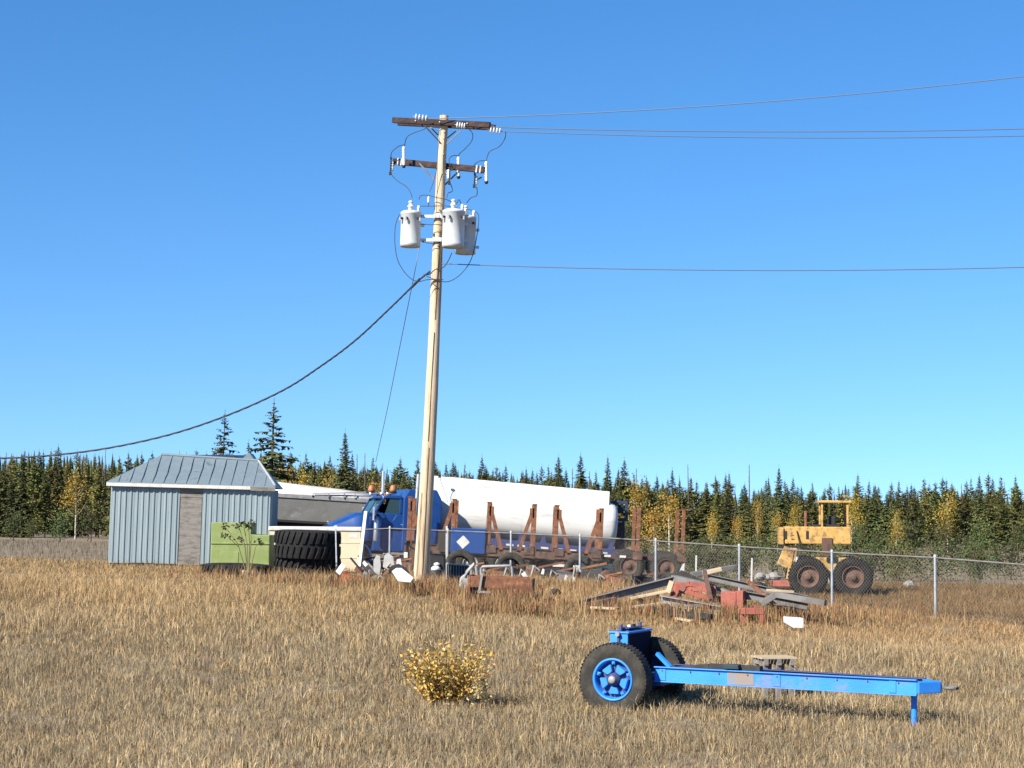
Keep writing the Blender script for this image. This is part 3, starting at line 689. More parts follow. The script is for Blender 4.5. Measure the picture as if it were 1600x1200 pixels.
    for v, px in ((-.3, 583), (Y1 + .3, 566)):
        mm = T.at(px, 818, v); x = MB().box((mm.x, v, zb - .05), (.05, .2, .5)).build('mirror', 'chrome', o, bevel=.02)
        MB().beam((mm.x, v, zb + .15), (cx0 - .1, .1 if v < 0 else Y1 - .1, zb + .3), .025, .025).beam((mm.x, v, zb - .25), (cx0 - .1, .1 if v < 0 else Y1 - .1, zb - .2), .025, .025).build('mirror_bracket', 'chrome', x)
    MB().bb(X(636), X(640), Y0 - .045, Y0 - .02, 1.0, zb - .1).build('grab_rail', 'chrome', o, bevel=.008)
    MB().bb(X(598), X(634), Y0 - .0, Y0 + .012, zb - .62, zb - .58).build('door_crease', 'darknavy', o)
    # deck plate and dark gear behind the sleeper
    MB().bb(X(692), X(720), c - .5, c + .5, .98, 1.02).build('deck_plate', 'galvd', o)
build_truck()

# ------------------------------------------------------------------ white tank trailer
def build_tank():
    T = Thing('tank_trailer', 'dirty white tank trailer on a blue frame behind the rusty log stakes', 'tank trailer', 820, 41.6, R(3), R(4.6), z=-.32); o = T.o
    x0 = T.X(662); x1 = T.at(966, 830).x; zb = T.at(820, 847).z; ztop = T.at(820, 768, .4).z; H = ztop - zb - .12; hw = 1.18
    c = 1.18
    def ring(x, k, kz=None):   # super-ellipse section scaled by k
        n = 40; r = []
        for i in range(n):
            a = 2 * math.pi * i / n; ca, sa = math.cos(a), math.sin(a); e = .78
            r.append((x, c + hw * k * math.copysign(abs(ca) ** e, ca), zb + H / 2 + H / 2 * (kz or k) * math.copysign(abs(sa) ** e, sa)))
        return r
    secs = [(x0 - .22, .35), (x0 - .18, .7), (x0 - .08, .9), (x0, 1.0), (x0 + .06, 1.0)]
    k = x0 + .5
    while k < x1 - .5: secs.append((k, 1.0)); k += .5
    secs += [(x1 - .28, 1.0), (x1 - .14, .955), (x1 - .04, .85), (x1 + .01, .6), (x1 + .02, .3)]
    vs = [v for x, q in secs for v in ring(x, q)]; n = 40
    fs = [(i * n + j, i * n + (j + 1) % n, (i + 1) * n + (j + 1) % n, (i + 1) * n + j) for i in range(len(secs) - 1) for j in range(n)]
    mb = MB().add(vs, fs, True).add(vs[:n], [tuple(range(n))]).add(vs[-n:], [tuple(reversed(range(n)))])
    mb.build('tank_shell', 'white', o)
    # weld bands
    for x in np.linspace(x0 + .9, x1 - 1.0, 5):
        m2 = MB(); a = ring(x - .02, 1.004); b = ring(x + .02, 1.004); m2.add(a + b, [(j, (j + 1) % n, n + (j + 1) % n, n + j) for j in range(n)], True).build('weld_band', 'white', o)
    # raised walkway box along the top
    xe = T.at(953, 775, .5).x; zt = T.at(820, 756, .5).z
    MB().prismx([(c - .78, zb + H - .34), (c - .62, zt), (c + .62, zt), (c + .78, zb + H - .34)], x0 + .03, xe).build('walkway_box', 'white', o, bevel=.03)
    for x in np.linspace(x0 + 1, xe - .8, 3):
        h = MB().lathe([(.001, .02), (.26, .02), (.28, .0), (.28, -.1)], (x, c, zt + .0), n=20).build('manhole_lid', 'galvd', o)
    # blue frame
    MB().bb(x0 - .1, x1 + .25, .12, .24, zb - .26, zb + .03).bb(x0 - .1, x1 + .25, 2.12, 2.24, zb - .26, zb + .03).build('side_rail', 'blued', o)
    for px in (797, 815, 852, 875, 896, 945):
        x = T.X(px); MB().bb(x - .14, x + .14, .105, .12, zb - .19, zb - .12).build('reflector', 'whiteb', o)
    for i in range(7):
        x = x0 + .3 + i * (x1 - x0 - .5) / 6; MB().bb(x - .05, x + .05, .25, 2.11, zb - .22, zb - .08).build('cross_member', 'blued', o)
    for i in range(9):
        x = x0 + .2 + i * (x1 - x0 - .4) / 8; MB().prism([(x - .12, zb - .02), (x + .12, zb - .02), (x + .05, zb + .3), (x - .05, zb + .3)], .2, .28).build('tank_cradle', 'blued', o)
    # running gear
    for px in (905, 948):
        x = T.X(px, .2)
        for y, f in ((.2, -1), (2.16, 1)): wheel(o, (x, y, .52), .52, .3, 'rubber', 'galvd', face=f)
        MB().cyl((x, .3, .52), (x, 2.1, .52), .07, n=10).build('axle', 'chassis', o)
    MB().bb(T.X(860), x1, .6, .75, .75, zb - .2).bb(T.X(860), x1, 1.6, 1.75, .75, zb - .2).build('suspension_frame', 'chassis', o)
    # landing leg
    for y in (.4, 1.9): MB().cyl((T.X(820), y, 0), (T.X(820), y, zb - .2), .06, n=10).build('landing_leg', 'chassis', o)
    # lower valve pipes and hose
    MB().tube([T.at(815, 868, .2), T.at(850, 872, .2), T.at(885, 875, .2)], .07, 10).build('discharge_pipe', 'chassis', o)
    # thin wire whip on the front shoulder
    MB().tube([T.at(687, 746, -.05), T.at(693, 765, -.1), T.at(700, 785, -.15)], .015, 5).build('hose', 'galvd', o)
    MB().box(T.at(687, 745, .0), (.1, .08, .08)).build('marker', 'black', o)
build_tank()

# ------------------------------------------------------------------ dark blue frame behind the tank end
T = Thing('headache_rack', 'dark blue rectangular steel frame standing behind the end of the white tank', 'frame', 967, 40.5); a = T.at(957, 783); b = T.at(979, 812)
mb = MB()
for p0, p1 in (((a.x, 0, .2), (a.x, 0, a.z)), ((b.x, 0, b.z), (b.x, 0, a.z)), ((a.x, 0, a.z - .05), (b.x, 0, a.z - .05)), ((a.x, 0, b.z), (b.x, 0, b.z)), ((b.x - .12, 0, .2), (b.x - .12, 0, b.z))): mb.beam(p0, p1, .1, .12)
mb.build('frame', 'navy', T.o, bevel=.01)
MB().box(((a.x + b.x) / 2 + .05, .06, (a.z + b.z) / 2 + .05), (.22, .1, .34)).build('work_lamp', 'teal', T.o, bevel=.03)
MB().bb(a.x + .1, b.x - .18, -.02, .06, .5, b.z - .1).build('lower_panel', 'rustd', T.o)

# ------------------------------------------------------------------ log trailer with rusty stakes
def build_log():
    T = Thing('log_trailer', 'long log trailer with rusty braced stakes parked in front of the white tank', 'log trailer', 780, 44.6, R(0), R(2.2)); o = T.o
    zf = T.at(780, 856).z; zt = T.at(780, 785).z; xl = T.X(630); xr = T.X(1075)
    # main rails
    xm = T.X(935)
    x7 = T.X(740)
    MB().beam((xl, .35, zf - .3), (x7, .35, zf - .3), .12, .14).build('draw_beam', 'rustd', o)
    MB().channel((x7, .35, zf - .2), (xm, .35, zf - .2), .14, .36).build('main_beam', 'rustd', o)
    MB().channel((xl, 2.1, zf - .2), (xm, 2.1, zf - .2), .14, .36).build('main_beam', 'rustd', o)
    MB().beam((xm - .3, .35, zf - .13), (xr + .5, .35, zf - .13), .12, .13).build('reach_beam', 'maroon', o)
    MB().beam((xm - .3, 2.1, zf - .13), (xr + .5, 2.1, zf - .13), .12, .13).build('reach_beam', 'maroon', o)
    MB().bb(T.X(752), T.X(935), 0.0, .06, zf - .30, zf - .06).build('side_skirt', 'rustd', o)
    spec = [(638, 1, 1), (707, -1, 1), (762, 1, 1), (833, -1, 1), (868, 1, 1), (938, -1, 1), (997, 0, 0), (1067, 0, 0)]
    for px, sg, br in spec:
        x = T.X(px); h = zt + (.03 if px < 760 else -.02 if px < 900 else -.06) + (.12 if px > 990 else 0); w = .15 if br else .125
        st = MB().box((x, 0.05, (zf + h) / 2 - .12), (w, .12, h - zf + .24)).build('stake', 'rust', o, bevel=.01)
        if br:
            MB().beam((x + sg * .02, .05, h - .1), (x + sg * .50, .05, zf - .12), .10, .13).build('brace', 'rust', st)
            MB().box((x + sg * .09, .0, h - .30), (.16, .02, .34)).build('gusset', 'rust', st)
        MB().box((x, 0.05, h + .01), (w + .04, .16, .03)).build('top_cap', 'rust', st)
        far = MB().box((x, 2.45, (zf + h) / 2 - .12), (w, .12, h - zf + .24)).build('stake', 'rust', o, bevel=.01)
        MB().bb(x - .11, x + .11, -.01, 2.5, zf - .06, zf + .10).build('bunk', 'rustd', o)
        if px > 750: MB().box((x + sg * .13, -.03, zf - .06), (.34, .03, .26)).build('bunk_plate', 'rustd', o, bevel=.01)
    # blue cabinet with diamond placard
    bx0, bx1 = T.at(704, 850, -.1).x, T.at(758, 850, -.1).x; z0 = T.at(742, 865, -.1).z; z1 = T.at(742, 826, -.1).z
    cb = MB().bb(bx0, bx1, -.10, .5, z0, z1).build('cabinet', 'bluetr', o, bevel=.02)
    pc = T.at(723.5, 847, -.12); r = .235
    pl = MB().add([(pc.x, -.115, pc.z + r), (pc.x + r, -.115, pc.z), (pc.x, -.115, pc.z - r), (pc.x - r, -.115, pc.z), (pc.x, -.103, pc.z + r), (pc.x + r, -.103, pc.z), (pc.x, -.103, pc.z - r), (pc.x - r, -.103, pc.z)],
        [(3, 2, 1, 0), (4, 5, 6, 7), (0, 1, 5, 4), (1, 2, 6, 5), (2, 3, 7, 6), (3, 0, 4, 7)]).build('placard', 'whiteb', cb, label='white diamond placard')
    MB().bb(bx0 - .45, bx0 - .02, -.05, .4, z0 + .05, z1 - .1).build('side_panel', 'shadow', o, label='dark brown panel left of the blue cabinet')
    # wheels
    for px, tm in ((984, 'dustyrub'), (1042, 'dustyrub')):
        x = T.X(px, .1)
        for y, f in ((.12, -1), (.45, -1), (2.35, 1)): wheel(o, (x, y, .56), .54, .28, tm, 'rustd', face=f)
        MB().cyl((x, .2, .56), (x, 2.3, .56), .07, n=10).build('axle', 'chassis', o)
        MB().beam((x - .3, .5, .9), (x + .3, .5, .9), .08, .1).build('leaf_spring', 'chassis', o)
    a = T.at(838, 880); b = T.at(900, 920)
    MB().bb(a.x, b.x, .55, 1.4, .22, zf - .40).build('under_deck_box', 'black', o, bevel=.02)
    MB().bb(T.X(790), T.X(1000), 1.6, 1.9, .4, zf - .38).build('inner_frame', 'chassis', o)
    MB().bb(T.X(640), T.X(700), .6, .7, .3, zf - .4).build('mud_flap', 'black', o)
    # teal tool box under the frame
    a = T.at(904, 884); b = T.at(958, 930)
    MB().bb(a.x, b.x, .05, .7, max(.1, b.z), zf - .38).build('tool_box', 'teal', o, bevel=.02)
    for px in (800, 850, 880):
        x = T.X(px); MB().bb(x - .12, x + .12, .3, .8, .35, zf - .38).build('air_tank', 'chassis', o, bevel=.05)
    MB().cyl((T.X(868), .25, .55), (T.X(902), .25, .55), .17, n=14).build('air_reservoir', 'black', o)
    MB().bb(T.X(865), T.X(886), .0, .03, zf - .56, zf - .47).bb(T.X(897), T.X(906), .0, .03, zf - .56, zf - .48).build('reflector', 'whiteb', o)
    for px in (950, 974): x = T.X(px); MB().bb(x - .11, x + .11, -.03, -.0, zf - .14, zf - .06).build('reflector', 'whiteb', o)
    # mudguards of grey rubber beside the front wheels
    MB().tube([T.at(690, 868, .1), T.at(700, 862, .1), T.at(735, 864, .1)], .04, 8).build('bent_pipe', 'rustd', o)
    MB().bb(T.X(632), T.X(650), .0, .1, .3, zf).build('front_post', 'rustd', o)
build_log()

# ------------------------------------------------------------------ silver trailer on the left
def build_silver():
    T = Thing('dump_trailer', 'dull aluminium trailer with a white tarp top beside the shed', 'trailer', 500, 39.5, R(10), R(3.0)); o = T.o
    x0 = T.X(405); x1 = T.X(592); zt = T.at(500, 777).z; zb = T.at(500, 816).z
    MB().bb(x0, x1, 0, 2.4, zb, zt).build('body', 'alu', o, bevel=.02)
    MB().bb(x0, x1, -.05, 0, zt - .10, zt + .06).build('top_rail', 'steell', o, bevel=.01)
    MB().bb(x0, x1, -.05, 0, zb - .08, zb + .02).build('bottom_rail', 'black', o, bevel=.01)
    for i in range(0):
        x = x0 + .25 + i * (x1 - x0 - .5) / 8; MB().bb(x - .03, x + .03, -.018, 0, zb + .03, zt - .11).build('side_rib', 'alu', o)
    # domed white tarp, taller at the front
    n = 14; vs = []; 
    for x, hgt in ((x0, .50), ((x0 * 2 + x1) / 3, .42), ((x0 + 2 * x1) / 3, .34), (x1, .22)):
        for i in range(n): a = math.pi * i / (n - 1); vs.append((x, 1.2 - 1.22 * math.cos(a), zt + .05 + hgt * max(0, math.sin(a)) ** .7))
    fs = [(j * n + i, j * n + i + 1, (j + 1) * n + i + 1, (j + 1) * n + i) for j in range(3) for i in range(n - 1)] + [tuple(range(n)), tuple(reversed(range(3 * n, 4 * n)))]
    MB().add(vs, fs, True).build('tarp', 'whiteb', o)
    a = T.at(490, 772, -.06); b = T.at(572, 770.5, -.06)
    MB().tube([(a.x - .06, -.08, a.z - .1), (a.x, -.08, a.z + .03), (b.x, -.08, b.z + .03)], .028, 8).build('tarp_roller', 'steell', o)
    for px in (514, 538, 555): p = T.at(px, 771, -.08); MB().beam(p, p + Vector((0, 0, -.2)), .03, .04).build('roller_strut', 'steel', o)
    for px in (430, 470): 
        for y, f in ((.2, -1), (2.2, 1)): wheel(o, (T.X(px), y, .52), .52, .3, face=f)
    MB().bb(x0 + .2, x1 - .2, .7, .85, .6, zb - .08).bb(x0 + .2, x1 - .2, 1.6, 1.75, .6, zb - .08).build('chassis', 'chassis', o)
    for y in (.5, 1.9): MB().cyl((x1 - 1, y, 0), (x1 - 1, y, zb - .08), .06, n=8).build('landing_leg', 'chassis', o)
build_silver()

# ------------------------------------------------------------------ shed
def build_shed():
    T = Thing('metal_shed', 'blue grey corrugated metal shed with hipped metal roof at the left', 'shed', 421, 46.0, R(4), R(1.0)); o = T.o
    xr = T.X(420); xl = T.X(170); ze = T.at(400, 764).z; D = 4.2
    # sheet panels of the front wall, each with ribs
    w = .76; x = xr - .0; k = 0
    pm = MB(); pw = w
    def sheet(y=0., along='x'):
        mb = MB(); mb.bb(-pw + .006, 0, -.012, .012, 0, 1)
        for i in range(4): rx = -pw + .1 + i * .185; mb.prism([(rx - .035, 0), (rx - .02, 0), (rx + .02, 0), (rx + .035, 0)], -.012, -.012) if False else mb.add([(rx - .04, -.0125, 0), (rx - .02, -.04, 0), (rx + .02, -.04, 0), (rx + .04, -.0125, 0), (rx - .04, -.0125, 1), (rx - .02, -.04, 1), (rx + .02, -.04, 1), (rx + .04, -.0125, 1)], [(0, 1, 5, 4), (1, 2, 6, 5), (2, 3, 7, 6), (0, 3, 2, 1), (4, 5, 6, 7)])
        return mb
    base = sheet().build('wall_panel', 'shedw', o); base.location = (x, 0, .12); base.scale = (1, 1, ze - .12)
    nseg = int((xr - xl) / w)
    for i in range(1, nseg):
        if i == 3: 
            continue
        c = base.copy(); COL.objects.link(c); c.location = (x - i * w, .004 * (i % 2), .12 + .01 * (i % 3)); 
    for i in range(int(D / w)):
        c = base.copy(); COL.objects.link(c); c.rotation_euler = (0, 0, R(90)); c.location = (xr + .0, .03 + (i + 1) * w, .12)
        c = base.copy(); COL.objects.link(c); c.rotation_euler = (0, 0, R(-90)); c.location = (xr - nseg * w, .03 + i * w, .12)
    MB().bb(xr - 4 * w + .01, xr - 3 * w - .01, .01, .05, .1, ze - .35).build('door', 'greyw', o, bevel=.01)
    MB().bb(xr - 4 * w, xr - 3 * w, .0, .05, ze - .34, ze).build('lintel', 'greyw', o)
    MB().bb(xr - .12, xr - .03, .04, .12, 0, ze).bb(xr - nseg * w + .03, xr - nseg * w + .12, .04, .12, 0, ze).build('corner_post', 'shadow', o)
    MB().bb(xr - nseg * w, xr, .02, .12, ze - .01, ze + .10).build('top_plate', 'shadow', o)
    MB().bb(xr - nseg * w, xr - .1, D - .05, D, 0.1, ze).build('back_wall', 'shadow', o)
    # roof: eave outline with overhang, hipped to a ridge, slightly sagging
    e0 = ze + .11; ov = .16; xL = xr - nseg * w - ov; xR = xr + ov; yF = -ov; yB = D + ov
    rl = T.at(250, 713, D * .5); rr = T.at(408, 726, D * .5); hz = T.at(365, 714, D * .5).z
    A = (xL, yF, e0); B = (xR, yF, e0); Cc = (xR, yB, e0); Dd = (xL, yB, e0); E = (xL + 1.5, D / 2, hz); Fp = (T.at(404, 718, D * .5).x, D / 2, hz - .12)
    mb = MB().add([A, B, Cc, Dd, E, Fp] + [(q[0], q[1], q[2] - .05) for q in (A, B, Cc, Dd)], [(0, 1, 5, 4), (1, 2, 5), (2, 3, 4, 5), (3, 0, 4), (9, 8, 7, 6), (0, 6, 7, 1), (1, 7, 8, 2), (2, 8, 9, 3), (3, 9, 6, 0)])
    rf = mb.build('roof', 'shedr', o)
    # standing seams on the front and right slopes
    A, B, E, Fv, Cv = map(Vector, (A, B, E, Fp, Cc)); sm = 0
    for i in range(1, 15):
        t = i / 15; p0 = A.lerp(B, t); up = .0
        # where the seam meets ridge or hip
        xx = p0.x
        if xx < E.x: q = A.lerp(E, (xx - A.x) / (E.x - A.x))
        elif xx > Fv.x: q = B.lerp(Fv, (B.x - xx) / (B.x - Fv.x))
        else: q = E.lerp(Fv, (xx - E.x) / (Fv.x - E.x))
        MB().beam(p0 + Vector((0, 0, .012)), q + Vector((0, 0, .012)), .03, .012).build('roof_seam', 'shedr', rf)
    MB().tube([E + Vector((0, 0, .02)), Fv + Vector((0, 0, .02))], .05, 8).build('ridge_cap', 'shedr', rf)
    MB().tube([B + Vector((0, 0, .02)), Fv + Vector((0, 0, .02))], .04, 8).build('hip_cap', 'galvd', rf)
    fx = T.X(388, yF)
    MB().bb(xL, fx, yF - .03, yF - .005, e0 - .14, e0 - .03).build('fascia_board', 'whiteb', o)
    MB().bb(fx, xR, yF - .03, yF - .005, e0 - .17, e0 - .05).build('fascia_board', 'greyw', o)
    # second little gable behind the ridge
    p = T.at(392, 709, D * .9)
    MB().add([(p.x - .5, D * .55, hz - .35), (p.x + .55, D * .55, hz - .5), (p.x + .05, D * .55, p.z), (p.x - .5, D + .3, hz - .35), (p.x + .55, D + .3, hz - .5), (p.x + .05, D + .3, p.z)], [(0, 1, 2), (5, 4, 3), (0, 3, 4, 1), (1, 4, 5, 2), (2, 5, 3, 0)]).build('rear_gable', 'shedr', o)
build_shed()
T = Thing('tin_roof_barn', 'dark navy roofed outbuilding just behind the shed roof', 'outbuilding', 330, 38)
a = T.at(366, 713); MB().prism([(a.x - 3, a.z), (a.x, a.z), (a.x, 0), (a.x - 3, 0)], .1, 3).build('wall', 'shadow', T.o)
MB().add([(a.x - 3.2, -.2, a.z - .45), (a.x + .2, -.2, a.z - .45), (a.x + .2, 1.5, a.z + .1), (a.x - 3.2, 1.5, a.z + .1), (a.x + .2, 3.2, a.z - .45), (a.x - 3.2, 3.2, a.z - .45)], [(0, 1, 2, 3), (3, 2, 4, 5), (0, 5, 4, 1), (1, 4, 2), (0, 3, 5)]).build('roof', 'navy', T.o)

# ------------------------------------------------------------------ lime green box, plant, cream box, tyres
T = Thing('metal_bin', 'lime green painted bin with a stepped top in front of the shed wall', 'bin', 385, 48.5)
a = T.at(330, 816); b = T.at(392, 836); c = T.at(421, 870)
MB().prism([(a.x, 0), (a.x, a.z), (b.x, a.z), (b.x + .02, b.z + .02), (c.x, b.z), (c.x, 0)], 0, 1.1).build('body', 'lime', T.o, bevel=.03)
MB().bb(a.x, c.x, -.03, 0, .95, 1.0).build('rub_rail', 'lime', T.o, bevel=.01)
MB().bb(a.x + .3, a.x + .9, -.015, 0, .1, .7).build('door', 'lime', T.o, bevel=.01)
MB().bb(a.x, c.x, -.05, 0, 0, .35).build('lower_skirt', 'lime', T.o, bevel=.01)
def withered():
    T = Thing('withered_plant', 'dead leafy plant with dark drooping leaves in front of the lime green bin', 'plant', 388, 51.5); o = T.o
    rnd = random.Random(4)
    heads = [(372, 820), (380, 817), (388, 821), (392, 817), (374, 842), (406, 846), (354, 836), (351, 822)]
    st = MB(); lf = MB(); b = T.at(388, 880); b.z = 0
    for hx, hy in heads:
        p = T.at(hx, hy, rnd.uniform(-.2, .2)); m = T.at((388 + hx) / 2 + 2, 850 if hy < 835 else 855); st.tube([b, m, p], [.02, .014, .008], 5)
        for i in range(14):
            q = p + Vector((rnd.gauss(0, .07), rnd.gauss(0, .07), rnd.gauss(0, .05))); r = rnd.uniform(.06, .13); a = rnd.uniform(0, 6.28)
            d = Vector((math.cos(a) * r, math.sin(a) * r * .6, -rnd.uniform(.02, .1))); s = Vector((-math.sin(a), math.cos(a), .2)) * r * .4
            lf.add([q, q + d * .5 + s, q + d, q + d * .5 - s, q + d * .5 + Vector((0, 0, -.03))], [(0, 1, 4), (1, 2, 4), (2, 3, 4), (3, 0, 4)])
    st.build('stem', 'stem', o); lf.build('leaves', 'darkleaf', o, stuff=True)
    MB().box((.1, .3, .12), (.5, .3, .25), (0, .1, .3)).build('root_clod', 'timber', o, bevel=.05)
withered()

T = Thing('storage_box', 'cream coloured low storage box with a pale lid between the big tyres and the truck', 'box', 495, 47.0); o = T.o
a = T.at(421, 829); b = T.at(564, 829)
MB().bb(a.x, b.x, 0, 1.3, .05, a.z).build('body', 'cream', o, bevel=.02)
MB().bb(a.x - .03, b.x + .03, -.04, 1.34, a.z, a.z + .14).build('lid', 'whiteb', o, bevel=.03)
p = T.at(553, 837.5); MB().bb(p.x - .15, p.x + .13, -.008, 0, p.z - .06, p.z + .06).build('sticker', 'whiteb', o)
for z in (.5, 1.0): MB().bb(a.x + .02, b.x - .02, -.012, 0, z, z + .03).build('panel_joint', 'cream', o)

def big_tyre(px, s, z, label, R_=1.08, w=.90, rot=0, wy=.0):
    o = bpy.data.objects.new('earthmover_tyre', None); COL.objects.link(o); c = W(px, 850, s); o.location = (c.x, c.y + R_, z); o.rotation_euler = (R(1), R(1), rot)
    tag(o, label, 'tyre', 'huge earthmover tyres lying flat')
    ri = R_ * .56; h = w / 2
    mb = MB(); prof = [(ri, h * .75), (ri * 1.15, h * .92), (R_ * .78, h), (R_ * .93, h * .95), (R_ * .955, h * .82), (R_ * .955, -h * .82), (R_ * .93, -h * .95), (R_ * .78, -h), (ri * 1.15, -h * .92), (ri, -h * .75), (ri * .98, -h * .7), (ri * .98, h * .7)]
    mb.lathe(prof, (0, 0, h), n=48, close=True); t = mb.build('casing', 'rubber', o)
    n = 30
    for k in (0,):
        base = None
        for i in range(n):
            for sd in (-1, 1):
                a = 2 * math.pi * (i + (.5 if sd > 0 else 0)) / n
                if base is None:
                    m2 = MB(); d = R_ * .035
                    # slanted lug block from middle to shoulder
                    zs = [0.04, h * .55, h * .93]; off = [0, .055, .10]; ww = [.055, .06, .075]; vs = []
                    for zz, f, q in zip(zs, off, ww):
                        for rr in (R_ * .945, R_):
                            vs += [((rr - (.03 if zz > h * .9 else 0)), f - q, zz), ((rr - (.03 if zz > h * .9 else 0)), f + q, zz)]
                    fs = [(0, 1, 3, 2), (8, 10, 11, 9)]
                    for j in (0, 4): fs += [(j, j + 2, j + 6, j + 4), (j + 1, j + 5, j + 7, j + 3), (j + 2, j + 3, j + 7, j + 6), (j, j + 4, j + 5, j + 1)]
                    m2.add(vs, fs); base = m2.build('tread_lug', 'rubber', o, bevel=.012); q = base
                else:
                    q = base.copy(); COL.objects.link(q)
                q.location = (0, 0, h); q.rotation_euler = (0, 0 if sd > 0 else R(180), a if sd > 0 else a)
    return o
g0 = g(-6.5, 57)
big_tyre(474, 50, g0 - .02, 'bottom tyre of the two stacked black earthmover tyres, half sunk in grass', w=.62)
big_tyre(474, 50.2, g0 + .56, 'top tyre of the two stacked black earthmover tyres by the cream box', R_=1.06, w=.90, rot=.2)
big_tyre(362, 51, g0 - .28, 'worn black earthmover tyre lying low in the grass left of the tyre stack', w=.68, rot=.1)

# ------------------------------------------------------------------ junk by the pole
def px_beam(name, label, cat, a, b, w, h, m, s1=None, bevel=.006, chan=False, group=None):
    p0 = W(*a); p1 = W(*b); mb = MB()
    (mb.channel(p0, p1, w, h, .014) if chan else mb.beam(p0, p1, w, h)); return solo(mb, name, label, cat, m, bevel, group)
px_beam('plank', 'long pale pinkish plank leaning against the cream storage box', 'plank', (571.5, 799, 50), (560, 895, 51), .10, .035, 'whiteb')
px_beam('pipe', 'thin pale grey pipe standing at the right edge of the tyre stack', 'pipe', (524.5, 826, 50.5), (526, 895, 51), .04, .04, 'galvd')
px_beam('plank', 'narrow brown lath leaning beside the pale plank', 'plank', (565, 845, 51), (556, 890, 51.5), .05, .02, 'timber')
def red_pump():
    T = Thing('engine', 'small orange red engine with rusty fittings lying below the pale plank', 'engine', 548, sg(548, 919)); o = T.o
    MB().box((0, 0, .24), (.42, .3, .24), (0, .15, .2)).build('crankcase', 'orange', o, bevel=.03)
    for i in range(5): MB().box((-.1 + i * .012, -.02, .40 + i * .035), (.24 - i * .015, .22, .014), (0, .2, .3)).build('cooling_fin', 'orange', o)
    MB().lathe([(.001, 0), (.11, 0), (.12, .02), (.12, .05), (.05, .06), (.001, .06)], (.16, -.16, .24), (.5, -1, .3), 16).build('flywheel', 'rust', o)
    MB().beam((-.3, -.1, .12), (.38, -.12, .30), .05, .05).build('pull_bar', 'orange', o)
    MB().box((.02, -.15, .18), (.2, .1, .16), (.3, .2, .4)).build('cover', 'redp', o, bevel=.02)
    MB().tube([(-.2, 0, .3), (-.35, -.05, .45), (-.28, -.1, .6)], .04, 8).build('manifold', 'shadow', o)
    MB().box((-.1, -.02, .05), (.3, .34, .1)).build('base_plate', 'orange', o, bevel=.01)
    MB().box((.3, 0, .5), (.25, .2, .12), (.2, .5, 0)).build('bracket', 'rust', o, bevel=.01)
red_pump()
def slab(name, label, cat, poly, s, t, m, tilt=0., bevel=.006, ys=None):
    T = Thing(name, label, cat, sum(p[0] for p in poly) / len(poly), s)
    pts = [T.at(px, py, 0) for px, py in poly]; zm = min(p.z for p in pts)
    mb = MB(); n = len(pts)
    f = [(p.x, (p.z - zm) * tilt, p.z) for p in pts]; b = [(x, y + t, z) for x, y, z in f]
    mb.add(f + b, [tuple(range(n)), tuple(reversed(range(n, 2 * n)))] + [(i, i + n, (i + 1) % n + n, (i + 1) % n) for i in range(n)])
    T_o = T.o; bpy.data.objects.remove(T_o)
    mb.v = [tuple(T.m @ Vector(v)) for v in mb.v]
    return solo(mb, name, label, cat, m, bevel)
slab('panel', 'small white panel propped at a slant left of the orange engine', 'panel', [(524, 893), (533, 880), (540, 884), (531, 899)], 58.5, .05, 'whiteb', .4)
slab('panel', 'white slanted panel with a curved edge lying against the pole foot', 'panel', [(611, 893), (618, 888), (626, 888), (646, 903), (641, 910), (622, 908)], 63.5, .1, 'whiteb', .8)
slab('fender', 'black curved fender piece above the white slanted panel', 'fender', [(606, 893), (611, 884), (622, 881), (634, 888), (640, 896), (630, 891), (620, 887), (612, 891)], 62.0, .25, 'black', .1)
slab('sheet_metal', 'bent grey green metal sheet leaning behind the orange engine', 'sheet metal', [(584, 893), (583, 876), (588, 867), (593, 869), (595, 884), (593, 900)], 58.5, .06, 'steell', .3)
slab('sheet_metal', 'pale folded metal sheet standing left of the pole', 'sheet metal', [(598, 886), (600, 868), (606, 864), (614, 870), (616, 884), (606, 890)], 58.5, .08, 'steell', .4)
slab('cowling', 'black and white striped cowling scrap above the orange engine', 'scrap', [(564, 884), (567, 874), (575, 878), (579, 888), (572, 894)], 57.5, .2, 'black', .3)
slab('scrap_plate', 'little white plate on the black cowling scrap', 'scrap', [(566, 880), (569, 876), (575, 882), (571, 886)], 57.9, .02, 'whiteb', .3)
slab('canister', 'small white canister hanging at the truck side near the pole', 'canister', [(631, 872), (631, 863), (637, 863), (637, 872)], 54.5, .12, 'whiteb')
slab('bottle', 'white jug standing behind the white panel by the pole', 'jug', [(619, 886), (620, 874), (626, 873), (628, 884), (632, 892)], 60.5, .12, 'whiteb')
rn = random.Random(9)
